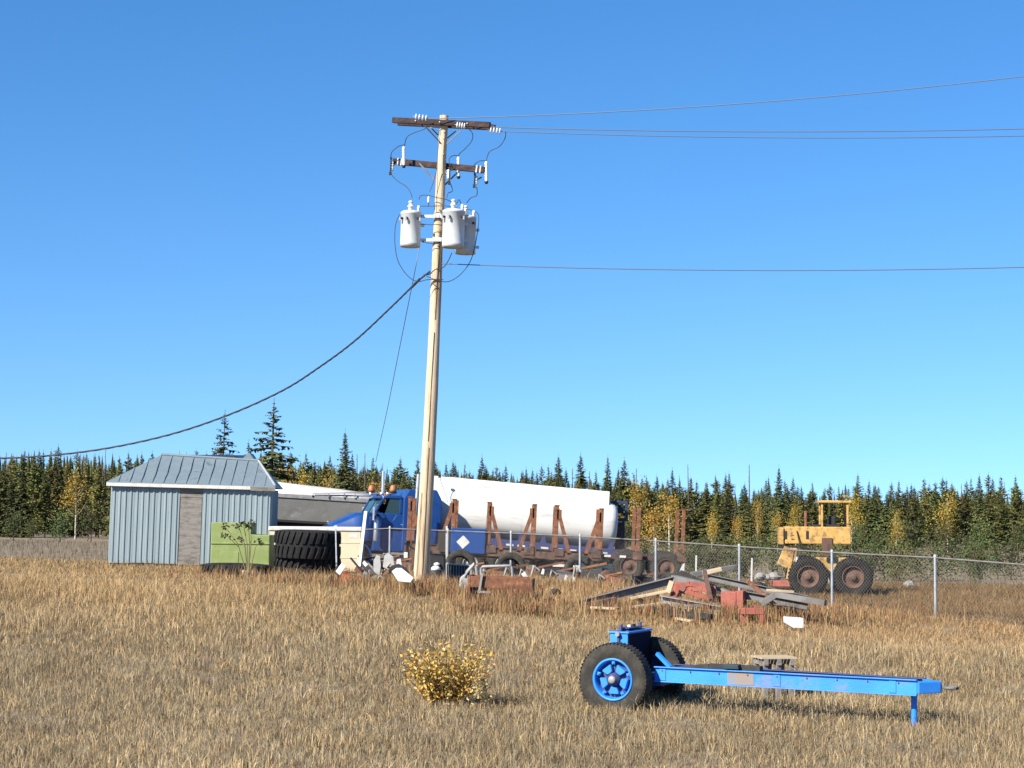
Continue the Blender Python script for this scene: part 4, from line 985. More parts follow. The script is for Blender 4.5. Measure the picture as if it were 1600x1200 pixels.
# scrap wood sticks
for i, (a, b, lab) in enumerate([((575, 880), (600, 905), 'grey stick slanting down in front of the bent sheets'), ((590, 905), (610, 880), 'brown stick crossing in front of the pale folded sheet'), ((600, 880), (622, 900), 'rusty rod lying left of the white slanted panel'), ((548, 872), (566, 893), 'dark bar lying over the orange engine')]):
    px_beam('stick', lab, 'stick', (*a, 58), (*b, 59), .045, .04, ['greyw', 'timber', 'rust', 'black'][i])
rs_ = random.Random(21)
JUNK = [(556, 905, 'rusty crumpled plate lying right of the orange engine', 'rust'), (588, 905, 'dark crumpled plate in the weeds below the bent grey sheet', 'steel'), (603, 899, 'brown crumpled plate between the folded sheet and the white panel', 'rustd'), (575, 897, 'grey crumpled plate behind the orange engine', 'steell'), (640, 884, 'black crumpled plate just left of the pole', 'black'), (522, 906, 'dark crumpled plate below the white panel by the tyres', 'chassis'), (726, 912, 'grey crumpled plate left of the rusty box', 'steell'), (846, 920, 'rusty crumpled plate in the weeds right of the rusty box', 'rust'), (866, 926, 'dark crumpled plate under the log trailer in the weeds', 'chassis'), (1020, 936, 'brown crumpled plate under the long sloping beam', 'rustd'), (1050, 944, 'grey crumpled plate at the left foot of the red frame', 'steell'), (1122, 944, 'dark crumpled plate between red frame and red box', 'chassis'), (1206, 952, 'rusty crumpled plate under the bent rail at the right', 'rust'), (1236, 950, 'grey crumpled plate at the far right end of the heap', 'steel')]
for px, py, lab, m in JUNK:
    k = sg(px, py + 10); c = W(px, py, k); mb = MB(); n = 6; w = rs_.uniform(.16, .34)
    f = [c + Vector((math.cos(6.283 * i / n) * w * rs_.uniform(.6, 1.2), rs_.uniform(-.12, .12), math.sin(6.283 * i / n) * w * rs_.uniform(.45, .9))) for i in range(n)]
    b = [p + Vector((.01, .03 + rs_.uniform(0, .02), .0)) for p in f]; cf = c + Vector((0, -.08, 0)); cb = c + Vector((.01, -.05, 0))
    mb.add(f + [cf] + b + [cb], [(i, (i + 1) % n, n) for i in range(n)] + [((i + 1) % n + n + 1, i + n + 1, 2 * n + 1) for i in range(n)] + [(i, i + n + 1, (i + 1) % n + n + 1, (i + 1) % n) for i in range(n)])
    solo(mb, 'crumpled_plate', lab, 'scrap', m, group='crumpled scrap plates')
def engine(px, s, w, lab, m, seed):
    rr = random.Random(seed); T = Thing('machine_part', lab, 'machine part', px, s, rr.uniform(-.5, .5), group='old machine parts lying in the yard'); o = T.o
    MB().box((0, .2, .22 * w + .02), (.55 * w, .4 * w, .4 * w), (rr.uniform(-.2, .2), rr.uniform(-.2, .2), 0)).build('block', m, o, bevel=.03)
    MB().lathe([(.001, 0), (.16 * w, 0), (.17 * w, .05), (.17 * w, .12), (.06, .14), (.001, .14)], (.3 * w, .05, .25 * w), (.8, -.6, .2), 14).build('pulley', 'rustd', o)
    MB().tube([(-.25 * w, 0, .35 * w), (-.42 * w, -.05, .5 * w), (-.5 * w, 0, .1)], .035 * w, 7).build('pipe', 'steell', o)
    MB().beam((-.3 * w, .1, .45 * w), (.35 * w, .05, .58 * w), .07 * w, .05 * w).build('arm', 'rust', o)
for i, (px, s, w, lab, m) in enumerate([(742, 49.5, 1.0, 'dark machine part under the blue cabinet, just right of the cage', 'chassis'), (775, 50, .8, 'rusty machine part behind the rusty box, left one', 'rust'), (812, 50.5, 1.0, 'black machine part beside the fence post behind the rusty box', 'black'), (836, 50.5, .9, 'brown machine part between two fence posts under the trailer', 'rustd'), (862, 51, 1.2, 'large black machine part under the middle of the log trailer', 'black'), (886, 51.5, 1.0, 'grey machine part just left of the fence post by the teal box', 'steel'), (928, 52, 1.3, 'large dark machine part in front of the teal box', 'chassis'), (958, 52.5, .9, 'rusty machine part left of the log trailer wheel', 'rust'), (1012, 53.5, 1.0, 'dark machine part between the two log trailer wheels', 'black'), (1110, 55, 1.0, 'dark machine part behind the scrap heap by the pale stake', 'chassis'), (1150, 56, .9, 'rusty machine part behind the fence near the second stake', 'rust'), (610, 46.5, 1.1, 'black machine part below the truck door', 'black'), (578, 46.5, 1.0, 'grey machine part at the truck front wheel', 'steel'), (632, 47, 1.0, 'rusty machine part just left of the pole behind the fence', 'rustd')]): engine(px, s, w, lab, m, 60 + i)
for px, r_, s, lab in [(722, .5, 49, 'old tyre standing under the blue cabinet, left one'), (800, .48, 49.5, 'old tyre standing behind the fence post under the trailer'), (908, .5, 51, 'old tyre leaning beside the teal box')]:
    T = Thing('tyre', lab, 'tyre', px, s); MB().lathe(tyre_prof(r_, .28, r_ * .58), (0, 0, r_ * .92), (.15, -.95, .25), 28).build('casing', 'dustyrub', T.o)
def drums():
    T = Thing('gas_cylinder', 'dark gas cylinder with a white domed cap standing right of the pole', 'gas cylinder', 684, sg(684, 915)); 
    MB().lathe([(.001, 0), (.16, 0), (.17, .03), (.17, .42), (.12, .5), (.001, .52)], n=18).build('body', 'chassis', T.o)
    p = T.at(684, 888); MB().lathe([(.05, -.06), (.14, -.05), (.13, .02), (.07, .07), (.001, .08)], (0, -.02, p.z), n=16).build('cap', 'porc', T.o)
    T = Thing('gas_cylinder', 'dark box shaped tank with a small pale valve, just behind the capped cylinder', 'tank', 686, sg(684, 910))
    MB().box((0, .1, .45), (.5, .4, .85)).build('body', 'black', T.o, bevel=.05); T.o.name = 'fuel_tank'
    p = T.at(686, 881); MB().lathe([(.05, -.05), (.10, -.03), (.09, .02), (.001, .05)], (0, -.15, p.z), n=16).build('valve', 'porc', T.o)
drums()
def crate():
    T = Thing('wire_cage', 'grey steel cage panel with a dark sheet, standing right of the pole', 'cage', 716, sg(716, 926)); a = T.at(697.5, 880); b = T.at(736, 884)
    mb = MB()
    for p0, p1 in (((a.x, 0, 0), (a.x, 0, a.z)), ((b.x, 0, 0), (b.x, 0, a.z - .06)), ((a.x, 0, a.z), (b.x, 0, a.z - .06)), ((a.x, 0, .15), (b.x, 0, .1))): mb.beam(p0, p1, .03, .035)
    mb.build('frame', 'galvd', T.o)
    sl = MB()
    for i in range(9): x = a.x + .05 + i * (b.x - a.x - .08) / 8; MB().beam((x, .03, .1), (x, .03, a.z - .03), .012, .03).build('bar', 'steell', T.o)
    MB().bb(a.x + .02, b.x - .02, .05, .1, .12, a.z - .05).build('backing_sheet', 'teal', T.o)
crate()
px_beam('post', 'short pink and white post behind the grey cage', 'post', (698, 822, 46.9), (697.5, 885, 47), .06, .05, 'whiteb')
def rusty_box():
    T = Thing('rusty_box', 'open rusty steel box overgrown with dry weeds in front of the fence', 'box', 782, sg(782, 944), R(-4), R(1.5)); o = T.o
    a = T.at(731, 899); b = T.at(832, 905); 
    MB().bb(a.x, a.x + .06, 0, 1.1, .02, a.z).bb(b.x - .05, b.x, 0, 1.1, .02, a.z - .04).build('end_plate', 'rust', o)
    MB().bb(a.x + .07, b.x - .06, 1.02, 1.08, .02, a.z - .02).build('back_plate', 'rust', o)
    MB().bb(a.x + .07, b.x - .06, 0, .04, a.z - .28, a.z - .01).build('front_rail', 'rust', o, bevel=.01)
    MB().bb(a.x + .07, b.x - .06, 0, .04, .02, .12).build('bottom_rail', 'rust', o, bevel=.01)
    for f in (.33, .66): x = a.x + (b.x - a.x) * f; MB().bb(x - .04, x + .04, 0, .06, .121, a.z - .281).build('upright', 'rust', o)
    MB().beam((a.x + .3, .3, a.z - .1), (b.x - .3, .6, .2), .06, .1).build('diagonal_bar', 'rust', o)
    x = a.x + .25; MB().beam((x, -.05, .3), (x + .32, -.05, .3), .05, .05).beam((x + .04, -.05, .3), (x + .1, -.05, .75), .05, .05).build('pale_bracket', 'steell', o)
rusty_box()
T = Thing('bent_handrail', 'pale bent pipe frame lying on top behind the rusty box', 'pipe frame', 778, sg(782, 935))
q = [T.at(*p) for p in ((752, 902), (752, 888), (754, 885), (797, 884), (800, 887), (801, 902))]
MB().tube(q, .035, 8).build('pipe', 'steell', T.o); T.o.location.z += 0
MB().tube([T.at(727, 903), T.at(730, 893), T.at(741, 881), T.at(745, 890), T.at(746, 900)], .045, 8).build('bent_pipe', 'steell', T.o)
slab('concrete_block', 'pale grey lump of concrete in weeds left of the rusty box', 'concrete block', [(717, 915), (719, 902), (727, 896), (732, 900), (733, 928), (722, 928)], 62, .3, 'steell', .2, .03)
slab('scrap_paper', 'white crumpled scrap behind the right end of the rusty box', 'scrap', [(814, 897), (820, 893), (824, 899), (826, 904), (820, 904)], 55, .1, 'whiteb')
slab('scrap_paper', 'small white scrap lying under the log trailer beside the teal box', 'scrap', [(862, 914), (871, 913), (871, 918), (863, 918)], 54.5, .05, 'whiteb')
for i, (px, py, lab) in enumerate([(848, 893, 'pale scrap of sheet between the two fence posts under the log trailer'), (884, 903, 'white strip of scrap under the trailer, left of the fence post'), (896, 906, 'small white scrap beside the fence post under the trailer')]):
    slab('scrap', lab, 'scrap', [(px - 3, py + 4), (px, py - 5), (px + 3, py - 3), (px + 2, py + 5)], 53, .05, 'whiteb')
px_beam('plank', 'short orange brown plank lying on the ground below the trailer wheel', 'plank', (944, 921, 55), (978, 922, 55.5), .15, .05, 'timber')

# ------------------------------------------------------------------ heap of beams on the right
DB = [
 ('steel_beam', 'long grey steel beam sloping up to the right across the scrap heap', (902, 945, 58), (1060, 905, 57), .2, .16, 'steel', 1),
 ('timber', 'dark timber lying under the sloping grey beam', (905, 950, 58.5), (962, 938, 58), .2, .14, 'rustd', 0),
 ('steel_beam', 'broad grey beam in the middle of the heap pointing down to the right', (1033, 937, 59), (1127, 954, 60), .25, .17, 'steell', 1),
 ('steel_beam', 'grey beam on top of the heap running right down to the red box', (1052, 903, 57), (1112, 917, 58.5), .15, .12, 'steel', 0),
 ('steel_beam', 'long grey beam running from the heap towards the frame of the yellow machine', (1098, 900, 57), (1262, 936, 58), .15, .13, 'steel', 1),
 ('steel_beam', 'second long grey beam lying just below the first at the right of the heap', (1155, 928, 59), (1262, 948, 59.5), .16, .15, 'steel', 1),
 ('steel_beam', 'thin bar standing up at a slant out of the scrap heap', (1101, 893, 58), (1111, 938, 59.5), .08, .07, 'rustd', 0),
 ('steel_beam', 'dark beam crossing low behind the red frame', (1062, 895, 56.5), (1140, 930, 57), .12, .12, 'chassis', 0),
 ('steel_beam', 'upper grey beam pointing right past the fence post', (1080, 898, 56.5), (1150, 886, 56), .14, .10, 'steel', 0),
 ('timber', 'orange brown board resting on top of the scrap heap', (1098, 896, 57), (1127, 889, 57), .2, .08, 'timber', 0),
 ('steel_beam', 'grey bent rail at the far right, rising part', (1189, 944, 60), (1212, 929, 60), .14, .11, 'steel', 0),
 ('steel_beam', 'grey bent rail at the far right, level part', (1212, 929, 60), (1290, 942, 61), .14, .11, 'steel', 0),
 ('timber', 'pale plank lying on the ground left of the heap', (925, 949, 60), (965, 951, 60.5), .2, .04, 'timber', 0),
 ('timber', 'pale plank in the grass at the foot of the middle beam', (1058, 966, 62), (1082, 971, 62.5), .14, .04, 'timber', 0),
 ('timber', 'pale yellowish plank stuck under the sloping grey beam', (985, 935, 58.5), (1050, 922, 58.5), .2, .05, 'timber', 0),
 ('timber', 'second pale plank lying low beneath the sloping beam', (990, 948, 60), (1040, 942, 59.5), .2, .04, 'timber', 0),
  ('timber', 'grey weathered board lying across the feet of the red frame', (1070, 948, 60), (1118, 944, 59.5), .16, .05, 'greyw', 0),
 ('timber', 'short brown post end poking up left of the red frame', (1044, 926, 59), (1050, 908, 59), .12, .10, 'timber', 0),
 ('steel_beam', 'black bar lying in the grass between the planks and the middle beam', (1012, 953, 60), (1046, 946, 60), .07, .07, 'chassis', 0),
 ('timber', 'dark board propped behind the red box', (1118, 918, 57.5), (1150, 930, 58), .18, .06, 'greyw', 0),
 ('steel_beam', 'rusty angle iron lying over the long grey beams at the right', (1168, 908, 58), (1204, 938, 59.5), .07, .07, 'rust', 0),
 ('timber', 'pale splintered board at the right behind the bent rail', (1198, 922, 58.5), (1240, 925, 58.5), .12, .05, 'timber', 0),
 ('steel_beam', 'dark beam lowest under the red frame', (1040, 956, 61), (1112, 964, 62), .12, .10, 'chassis', 0),
 ('steel_beam', 'dark bracing bar below the pale planks of the heap', (990, 931, 58), (1020, 950, 59), .07, .07, 'chassis', 0),
]
for n, l, a, b, w, h, m, c in DB: px_beam(n, l, n.replace('_', ' '), (a[0], a[1], a[2] + 7), (b[0], b[1], b[2] + 7), w * 1.15, h * 1.2, m, chan=bool(c), group=None)
def red_parts():
    T = Thing('scrap_cradle', 'faded red steel frame with curved ribs lying in the heap of beams', 'scrap', 1083, 65, z=-.1); o = T.o
    for pts, w in [([(1052, 915), (1054, 934)], .12), ([(1060, 910), (1058, 932)], .14), ([(1054, 916), (1078, 912), (1112, 918)], .12), ([(1062, 922), (1085, 928), (1112, 936)], .12), ([(1070, 914), (1082, 921), (1098, 920), (1112, 926)], .10), ([(1112, 916), (1114, 940)], .14)]:
        q = [T.at(a, b, -.05 * i) for i, (a, b) in enumerate(pts)]; mb = MB()
        for a, b in zip(q, q[1:]): mb.beam(a, b, .18, w)
        mb.build('rib', 'redp', o, bevel=.01)
    MB().cyl(T.at(1064, 918, -.12), T.at(1064, 918, .1), .11, n=14).build('hub', 'redp', o)
    T = Thing('red_box', 'faded red steel box standing on end at the right of the heap', 'box', 1144, sg(1144, 966), R(-20)); o = T.o
    a = T.at(1126, 924); b = T.at(1160, 966)
    MB().bb(a.x, b.x - .15, 0, .35, 0.05, a.z).build('body', 'redp', o, bevel=.015)
    MB().bb(b.x - .14, b.x + .02, -.02, .37, 0.05, a.z + .02).build('end_channel', 'redp', o, bevel=.01)
    T = Thing('red_bench', 'low faded red bench frame standing in the grass beside the red box', 'bench', 1175, sg(1175, 976)); o = T.o
    a = T.at(1159, 953); b = T.at(1193, 955)
    MB().bb(a.x, b.x, 0, .25, a.z - .1, a.z + .04).build('top_rail', 'redp', o, bevel=.01)
    MB().bb(b.x - .09, b.x, .01, .09, 0, a.z - .1).build('leg', 'redp', o)
    MB().bb(a.x + .01, a.x + .09, .15, .24, 0, a.z - .1).build('leg', 'redp', o)
    MB().bb(b.x - .22, b.x - .16, 0, .06, a.z + .04, a.z + .12).build('lug', 'redp', o)
red_parts()
for px, y0, y1, lab in [(1088, 868, 912, 'short pale stake behind the heap, nearer the log trailer'), (1175, 872, 910, 'short pale stake behind the fence near the yellow machine')]:
    px_beam('stake', lab, 'stake', (px, y0, 53), (px - 1, y1 + 6, 53), .05, .05, 'whiteb')
slab('rag', 'pale yellow rag hanging at the tail of the log trailer', 'rag', [(1062, 893), (1066, 883), (1070, 880), (1069, 892), (1065, 900)], 51.5, .06, 'whiteb')
def tarp(px0, px1, ytop, s, lab):
    T = Thing('tyre', lab, 'tyre', (px0 + px1) / 2, s); r = (px1 - px0) / 2 / s
    MB().lathe(tyre_prof(r, .3, r * .6), (0, 0, r * .55), (0, -.85, .5), 28).build('casing', 'dustyrub', T.o)
tarp(1024, 1064, 885, 53, 'old dark tyre leaning behind the top of the scrap heap')
tarp(1168, 1204, 905, 55, 'old dark tyre half hidden behind the long grey beams at the right')
slab('white_block', 'white block lying in the grass at the right edge below the beams', 'block', [(1227, 974), (1227, 964), (1256, 966), (1257, 982), (1240, 982)], 70, .3, 'whiteb', .1, .02)
def rock(px, py, s, r, lab, seed):
    rr = random.Random(seed); mb = MB(); c = W(px, py, s); c.z = g(c.x, c.y) + r * .35 + (py < 890) * .22; n = 10; prof = []
    vs = []
    for j in range(7):
        a = math.pi * j / 6
        for i in range(n): b = 2 * math.pi * i / n; k = r * .72 * rr.uniform(.7, 1.15); vs.append(c + Vector((math.sin(a) * math.cos(b) * k, math.sin(a) * math.sin(b) * k, math.cos(a) * k * .7)))
    mb.add(vs, [(j * n + i, j * n + (i + 1) % n, (j + 1) * n + (i + 1) % n, (j + 1) * n + i) for j in range(6) for i in range(n)], True)
    mb.sm = [False] * len(mb.f); solo(mb, 'rock', lab, 'rock', 'stone')
for i, (px, py, r, lab) in enumerate([(1187, 876, .28, 'pale grey rock behind the fence, leftmost of the row'), (1199, 884, .22, 'brownish rock in the middle of the rock row behind the fence'), (1211, 889, .3, 'brightest pale rock beside the yellow machine'), (1192, 893, .2, 'small low rock in front of the rock row'), (1300, 890, .35, 'big grey rock behind the fence at the far right'), (1420, 893, .3, 'rounded rock behind the fence near the right edge')]):
    rock(px, py, 47, r, lab, i)

# ------------------------------------------------------------------ yellow machine
def build_loader():
    T = Thing('log_loader', 'faded yellow loader with upright mast and dark tyres at the right end of the fence', 'loader', 1240, 56.0 - 4, R(-6)); o = T.o
    a = T.at(1218, 824); b = T.at(1250, 851)
    xr = T.X(1330)
    MB().bb(a.x, a.x + .12, -.02, 1.0, b.z, a.z).build('front_plate', 'yellow', o, bevel=.01)
    h = MB().bb(a.x + .16, xr, 0, 1.2, b.z + .02, a.z + .03).build('hood', 'yellow', o, bevel=.03)
    for px in (1228, 1262): 
        p = T.at(px, 836); MB().bb(p.x - .05, p.x + .03, -.012, 0, p.z - .12, p.z + .12).build('vent', 'black', h)
    # worn stencil marks on the hood side
    p = T.at(1238, 836); mk = MB()
    mk.bb(p.x - .03, p.x - .005, -.01, 0, p.z - .02, p.z + .1).bb(p.x - .004, p.x + .05, -.01, 0, p.z - .02, p.z + .0).bb(p.x - .03, p.x + .06, -.01, 0, p.z - .14, p.z - .11)
    mk.build('worn_marking', 'rustd', h)
    # black counter arm and boom
    MB().beam(T.at(1217, 854, -.05), T.at(1262, 855, -.05), .1, .05).build('tray', 'black', o)
    q = [T.at(1234, 856), T.at(1222, 885), T.at(1226, 912)]
    MB().beam(q[0], q[1], .3, .34, (1, 0, 0)).build('mast', 'yellow', o, bevel=.02)
    MB().beam(T.at(1240, 856), T.at(1234, 912), .25, .2, (1, 0, 0)).beam(T.at(1238, 866, -.14), T.at(1230, 905, -.14), .05, .08, (1, 0, 0)).build('mast_rail', 'yellow', o, bevel=.01)
    p = T.at(1216, 910); MB().bb(p.x - .2, p.x + .45, -.2, .6, p.z - .12, p.z + .05).build('foot_plate', 'redp', o, bevel=.02)
    MB().cyl(T.at(1246, 870, -.2), T.at(1240, 915, -.2), .05, n=10).build('hydraulic_ram', 'chrome', o)
    MB().bb(T.X(1245), xr + .3, .2, 1.2, .6, 1.15).build('chassis', 'yellow', o, bevel=.03)
    MB().bb(T.X(1272), T.X(1312), .2, 1.2, a.z + .03, a.z + .1).build('hood_cap', 'black', o)
    for px in (1262, 1332):
        for y, f in ((-.1, -1), (1.5, 1)): wheel(o, (T.X(px), y, .58), .58, .4, 'rubber', 'rustd', face=f)
    MB().cyl((T.X(1262), .9, a.z), (T.X(1262), .9, a.z + .5), .05, n=10).build('exhaust_pipe', 'rust', o)
    MB().bb(T.X(1296), T.X(1308), .4, .85, a.z + .03, a.z + .35).build('seat', 'black', o, bevel=.04)
    MB().tube([(T.X(1245), -.03, a.z - .1), (T.X(1252), -.14, 1.3), (T.X(1240), -.16, 1.0), (T.X(1238), -.14, .7)], .018, 6).build('hydraulic_hose', 'black', o)
    MB().bb(T.X(1284), T.X(1300), -.05, .02, 1.2, a.z - .3).build('step', 'rustd', o)
    cb = MB()
    cx0, cx1 = T.X(1285), T.X(1325)
    for x in (cx0, cx1):
        for y in (.1, 1.1): cb.bb(x - .03, x + .03, y - .03, y + .03, a.z, a.z + .75)
    cb.bb(cx0 - .1, cx1 + .1, 0, 1.2, a.z + .75, a.z + .82).build('canopy', 'yellow', o, bevel=.01)
build_loader()

# ------------------------------------------------------------------ blue dolly in the foreground
def build_dolly():
    s = 104.0; yaw = R(-25)
    T = Thing('trailer_dolly', 'bright blue two-wheeled trailer dolly standing in the dry grass', 'trailer dolly', 958, s, yaw); o = T.o
    # near wheel centre
    c = T.at(962, 1061); r = .535; w = .30
    o.location.z += c.z - r + .01; T.m.translation.z = o.location.z; T.i = T.m.inverted()
    cz = r - .01
    def dwheel(c, f):
        ri = r * .56
        t = MB().lathe(tyre_prof(r, w, ri), c, (0, 1, 0), 56); add_lugs(t, c, (0, 1, 0), r, w, 58, .024, .006, .02)
        ty = t.build('tyre', 'dustyrub', o)
        # sidewall ring
        MB().lathe([(r * .80, f * w * .475), (r * .82, f * w * .492), (r * .84, f * w * .475)], c, (0, 1, 0), 56).build('sidewall_rib', 'rubber', ty)
        rim = MB().lathe([(ri * 1.03, f * w * .36), (ri * 1.06, f * w * .43), (ri * .98, f * w * .445), (ri * .94, f * w * .40), (ri * .90, f * w * .2), (ri * .86, -f * w * .1), (ri * .86, -f * w * .36)], c, (0, 1, 0), 56).build('rim', 'bluebr', ty)
        # dark disc behind and five broad wedge pads (cast spider)
        MB().lathe([(ri * .87, f * w * .02), (.001, f * w * .02)], c, (0, 1, 0), 40).build('brake_drum', 'blued', ty)
        for k in range(5):
            a0 = math.pi * 2 * k / 5 + math.pi / 2 + math.pi / 5; pts = []
            for rr, da in ((.36, .30), (.40, .42), (.70, .42), (.76, .34)): pts.append((rr, da))
            vs = []
            prof = [(ri * p, a0 - d) for p, d in pts] + [(ri * p, a0 + d) for p, d in reversed(pts)]
            for yy, sc in ((f * w * .04, 1.0), (f * w * .24, .97), (f * w * .28, .86)):
                cm = ri * .56
                for q, a in prof:
                    x0 = math.cos(a) * q; z0 = math.sin(a) * q; mx = math.cos(a0) * cm; mz = math.sin(a0) * cm
                    vs.append((c[0] + mx + (x0 - mx) * sc, c[1] + yy, c[2] + mz + (z0 - mz) * sc))
            fs = [(j * 8 + i, j * 8 + (i + 1) % 8, (j + 1) * 8 + (i + 1) % 8, (j + 1) * 8 + i) for j in range(2) for i in range(8)] + [tuple(range(16, 24))]
            MB().add(vs, fs).build('spoke_pad', 'bluebr', ty)
            a1 = a0 + math.pi / 5; cc = Vector((c[0] + math.cos(a1) * ri * .82, c[1] + f * w * .22, c[2] + math.sin(a1) * ri * .82))
            MB().box(cc, (.05, .07, .05), (0, -a1, 0)).cyl(cc, cc + Vector((0, f * .05, 0)), .014, n=6).build('rim_clamp', 'bluebr', ty, bevel=.006)
        MB().lathe([(ri * .34, f * w * .02), (ri * .32, f * w * .34), (ri * .26, f * w * .36), (ri * .24, f * w * .46), (ri * .16, f * w * .50), (.001, f * w * .51)], c, (0, 1, 0), 24).build('hub', 'blued', ty)
        MB().lathe([(ri * .19, f * w * .46), (ri * .2, f * w * .54), (ri * .12, f * w * .58), (.001, f * w * .59)], c, (0, 1, 0), 18).build('hub_cap', 'steell', ty)
    dwheel(Vector((c.x, .0, cz)), -1)
    dwheel(Vector((c.x, 1.52, cz)), 1)
    MB().cyl((c.x, .12, cz), (c.x, 1.42, cz), .065, n=16).build('axle', 'chassis', o)
    # bolster box
    a = T.at(953, 989, .36); b = T.at(981, 989, .36); zt = a.z; x0, x1 = a.x, b.x
    y0, y1 = .36, 1.34
    MB().bb(x0, x1, y0, y1, cz - .12, zt).build('bolster_box', 'bluebr', o, bevel=.008)
    MB().bb(x1 + .001, x1 + .012, y0 + .01, y1 - .01, cz - .1, zt - .01).build('shade_plate', 'darknavy', o, bevel=.003, label='dark navy sheet, painted shade on the bolster box side')  # thin sheet added to paint the box's unlit side dark
    MB().bb(x0 - .02, x1 + .02, y0 - .02, y1 + .02, zt, zt + .025).build('top_plate', 'bluebr', o, bevel=.005)
    MB().bb((x0 + x1) / 2 - .018, (x0 + x1) / 2 + .018, y0 - .03, y0, zt - .45, zt).build('stiffener', 'blued', o)
    bo = MB().cyl(((x0 + x1) / 2, y0 - .07, zt - .01), ((x0 + x1) / 2, y0 - .0, zt - .01), .035, n=8).build('bolt', 'steell', o)
    for y in (y0 + .08, y1 - .08):
        MB().bb((x0 + x1) / 2 - .025, (x0 + x1) / 2 + .02, y - .025, y + .025, zt + .025, zt + .13).build('lug', 'blued', o, bevel=.01)
    MB().channel(((x0 + x1) / 2, y0 + .15, zt + .05), ((x0 + x1) / 2, y1 - .15, zt + .05), .2, .05, .012).build('turntable_rail', 'blued', o)
    MB().box(((x0 + x1) / 2, (y0 + y1) / 2 + .1, zt + .09), (.05, .1, .04)).build('latch', 'black', o); MB().box(((x0 + x1) / 2, (y0 + y1) / 2 - .04, zt + .09), (.05, .07, .035)).build('tag_plate', 'whiteb', o)
    # springs / frame under the box
    for y in (.28, 1.25): MB().beam((c.x - .42, y, cz - .14), (c.x + .46, y, cz - .14), .08, .07).build('spring_pack', 'chassis', o)
    # drawbar: near channel beam, far beam
    v = .30
    p0 = T.at(1023, 1053, v); p1 = T.at(1250, 1065, v); d = (p1 - p0).normalized()
    L = 3.9; p1 = p0 + d * L; zc = p0.z
    hb = .225
    vs = MB().channel(p0 + d * .0, p1, .09, hb, .014)
    vs.build('drawbar_beam', 'bluebm', o, bevel=.003)
    ps = T.at(1136, 1059, v - .05)
    mb = MB(); mb.beam((T.at(1137, 1059, v).x, v - .010, T.at(1137, 1059, v).z), (T.at(1178, 1060, v).x, v - .010, T.at(1178, 1060, v).z), .005, hb - .03); mb.build('bare_patch', 'primer', o, label='strip of worn grey paint on the beam')
    q0 = Vector((p0.x, 1.15, p0.z)); q1 = p1 + Vector((0, .55, 0))
    MB().channel(q0, q1, .09, hb * .8, .014).build('drawbar_beam', 'blued', o, bevel=.003)
    MB().beam(T.at(1027, 1021, v + .2), T.at(1048, 1043, v + .1), .06, .05).build('gusset_strut', 'bluebr', o)
    MB().bb(x1, p0.x + .1, .30, 1.2, cz - .1, cz + .05).build('frame_crossmember', 'blued', o)
    for t in (.30, .62, .95):
        a_ = p0 + d * L * t; b_ = q0 + (q1 - q0) * t; MB().beam(a_, b_, .08, .10).build('crossmember', 'blued', o)
    for i in range(9):
        q = p0 + d * (.12 + i * .44) + Vector((0, -.012, hb * .28)); MB().cyl(q, q + Vector((0, -.02, 0)), .012, n=6).build('bolt', 'steel', o)
    for t in (.02, .47, .9):
        q = p0 + d * L * t; MB().box(q + Vector((.05, -.012, 0)), (.10, .012, hb - .05)).build('weld_plate', 'bluebm', o, bevel=.003)
    # flat green grey strap lying on the beam
    z = .125
    m1 = T.at(1060, 1042, v + .12); m2 = T.at(1110, 1041, v + .12); m3 = T.at(1190, 1045, v + .12); 
    MB().beam(m1, m2, .16, .02, h1=.07).beam(m2, m3, .16, .075).build('tool_bar', 'chassis', o, bevel=.01)
    g1 = T.at(1132, 1041, v + .02); g2 = T.at(1156, 1042, v + .02); MB().beam(g1, g2, .14, .07).build('green_bar', 'teal', o, bevel=.01)
    # hitch ring and stand at the end of the drawbar (beyond the picture edge of the original)
    e = (p1 + q1) / 2; en = MB().beam(p1, e + d * .25 , .10, .16).beam(q1, e + d * .25, .10, .16).build('hitch_head', 'bluebr', o, bevel=.01)
    rg = MB(); cc = e + d * .42; n = 16
    rg.tube([cc + Vector((math.cos(2 * math.pi * i / n) * .09, math.sin(2 * math.pi * i / n) * .09, 0)) for i in range(n + 1)], .025, 8).build('tow_eye', 'steel', en)
    MB().cyl((e.x - .1, e.y, e.z), (e.x - .1, e.y, .0 - .05), .045, n=12).build('jack_stand', 'bluebr', o)
build_dolly()
def small_table():
    T = Thing('wooden_pallet', 'small weathered wooden pallet standing behind the blue drawbar', 'pallet', 1215, 98, R(12)); o = T.o
    a = T.at(1190, 1030); b = T.at(1246, 1032); z = a.z
    for i in range(4): MB().bb(a.x, b.x, i * .14, i * .14 + .10, z, z + .025).build('board', 'timber', o)
    for x in (a.x + .08, (a.x + b.x) / 2, b.x - .08):
        MB().bb(x - .035, x + .035, 0.0, .5, z - .1, z).build('stringer', 'greyw', o)
        for y in (.03, .45): MB().bb(x - .035, x + .035, y, y + .07, -.05, z - .1).build('leg', 'greyw', o)
small_table()

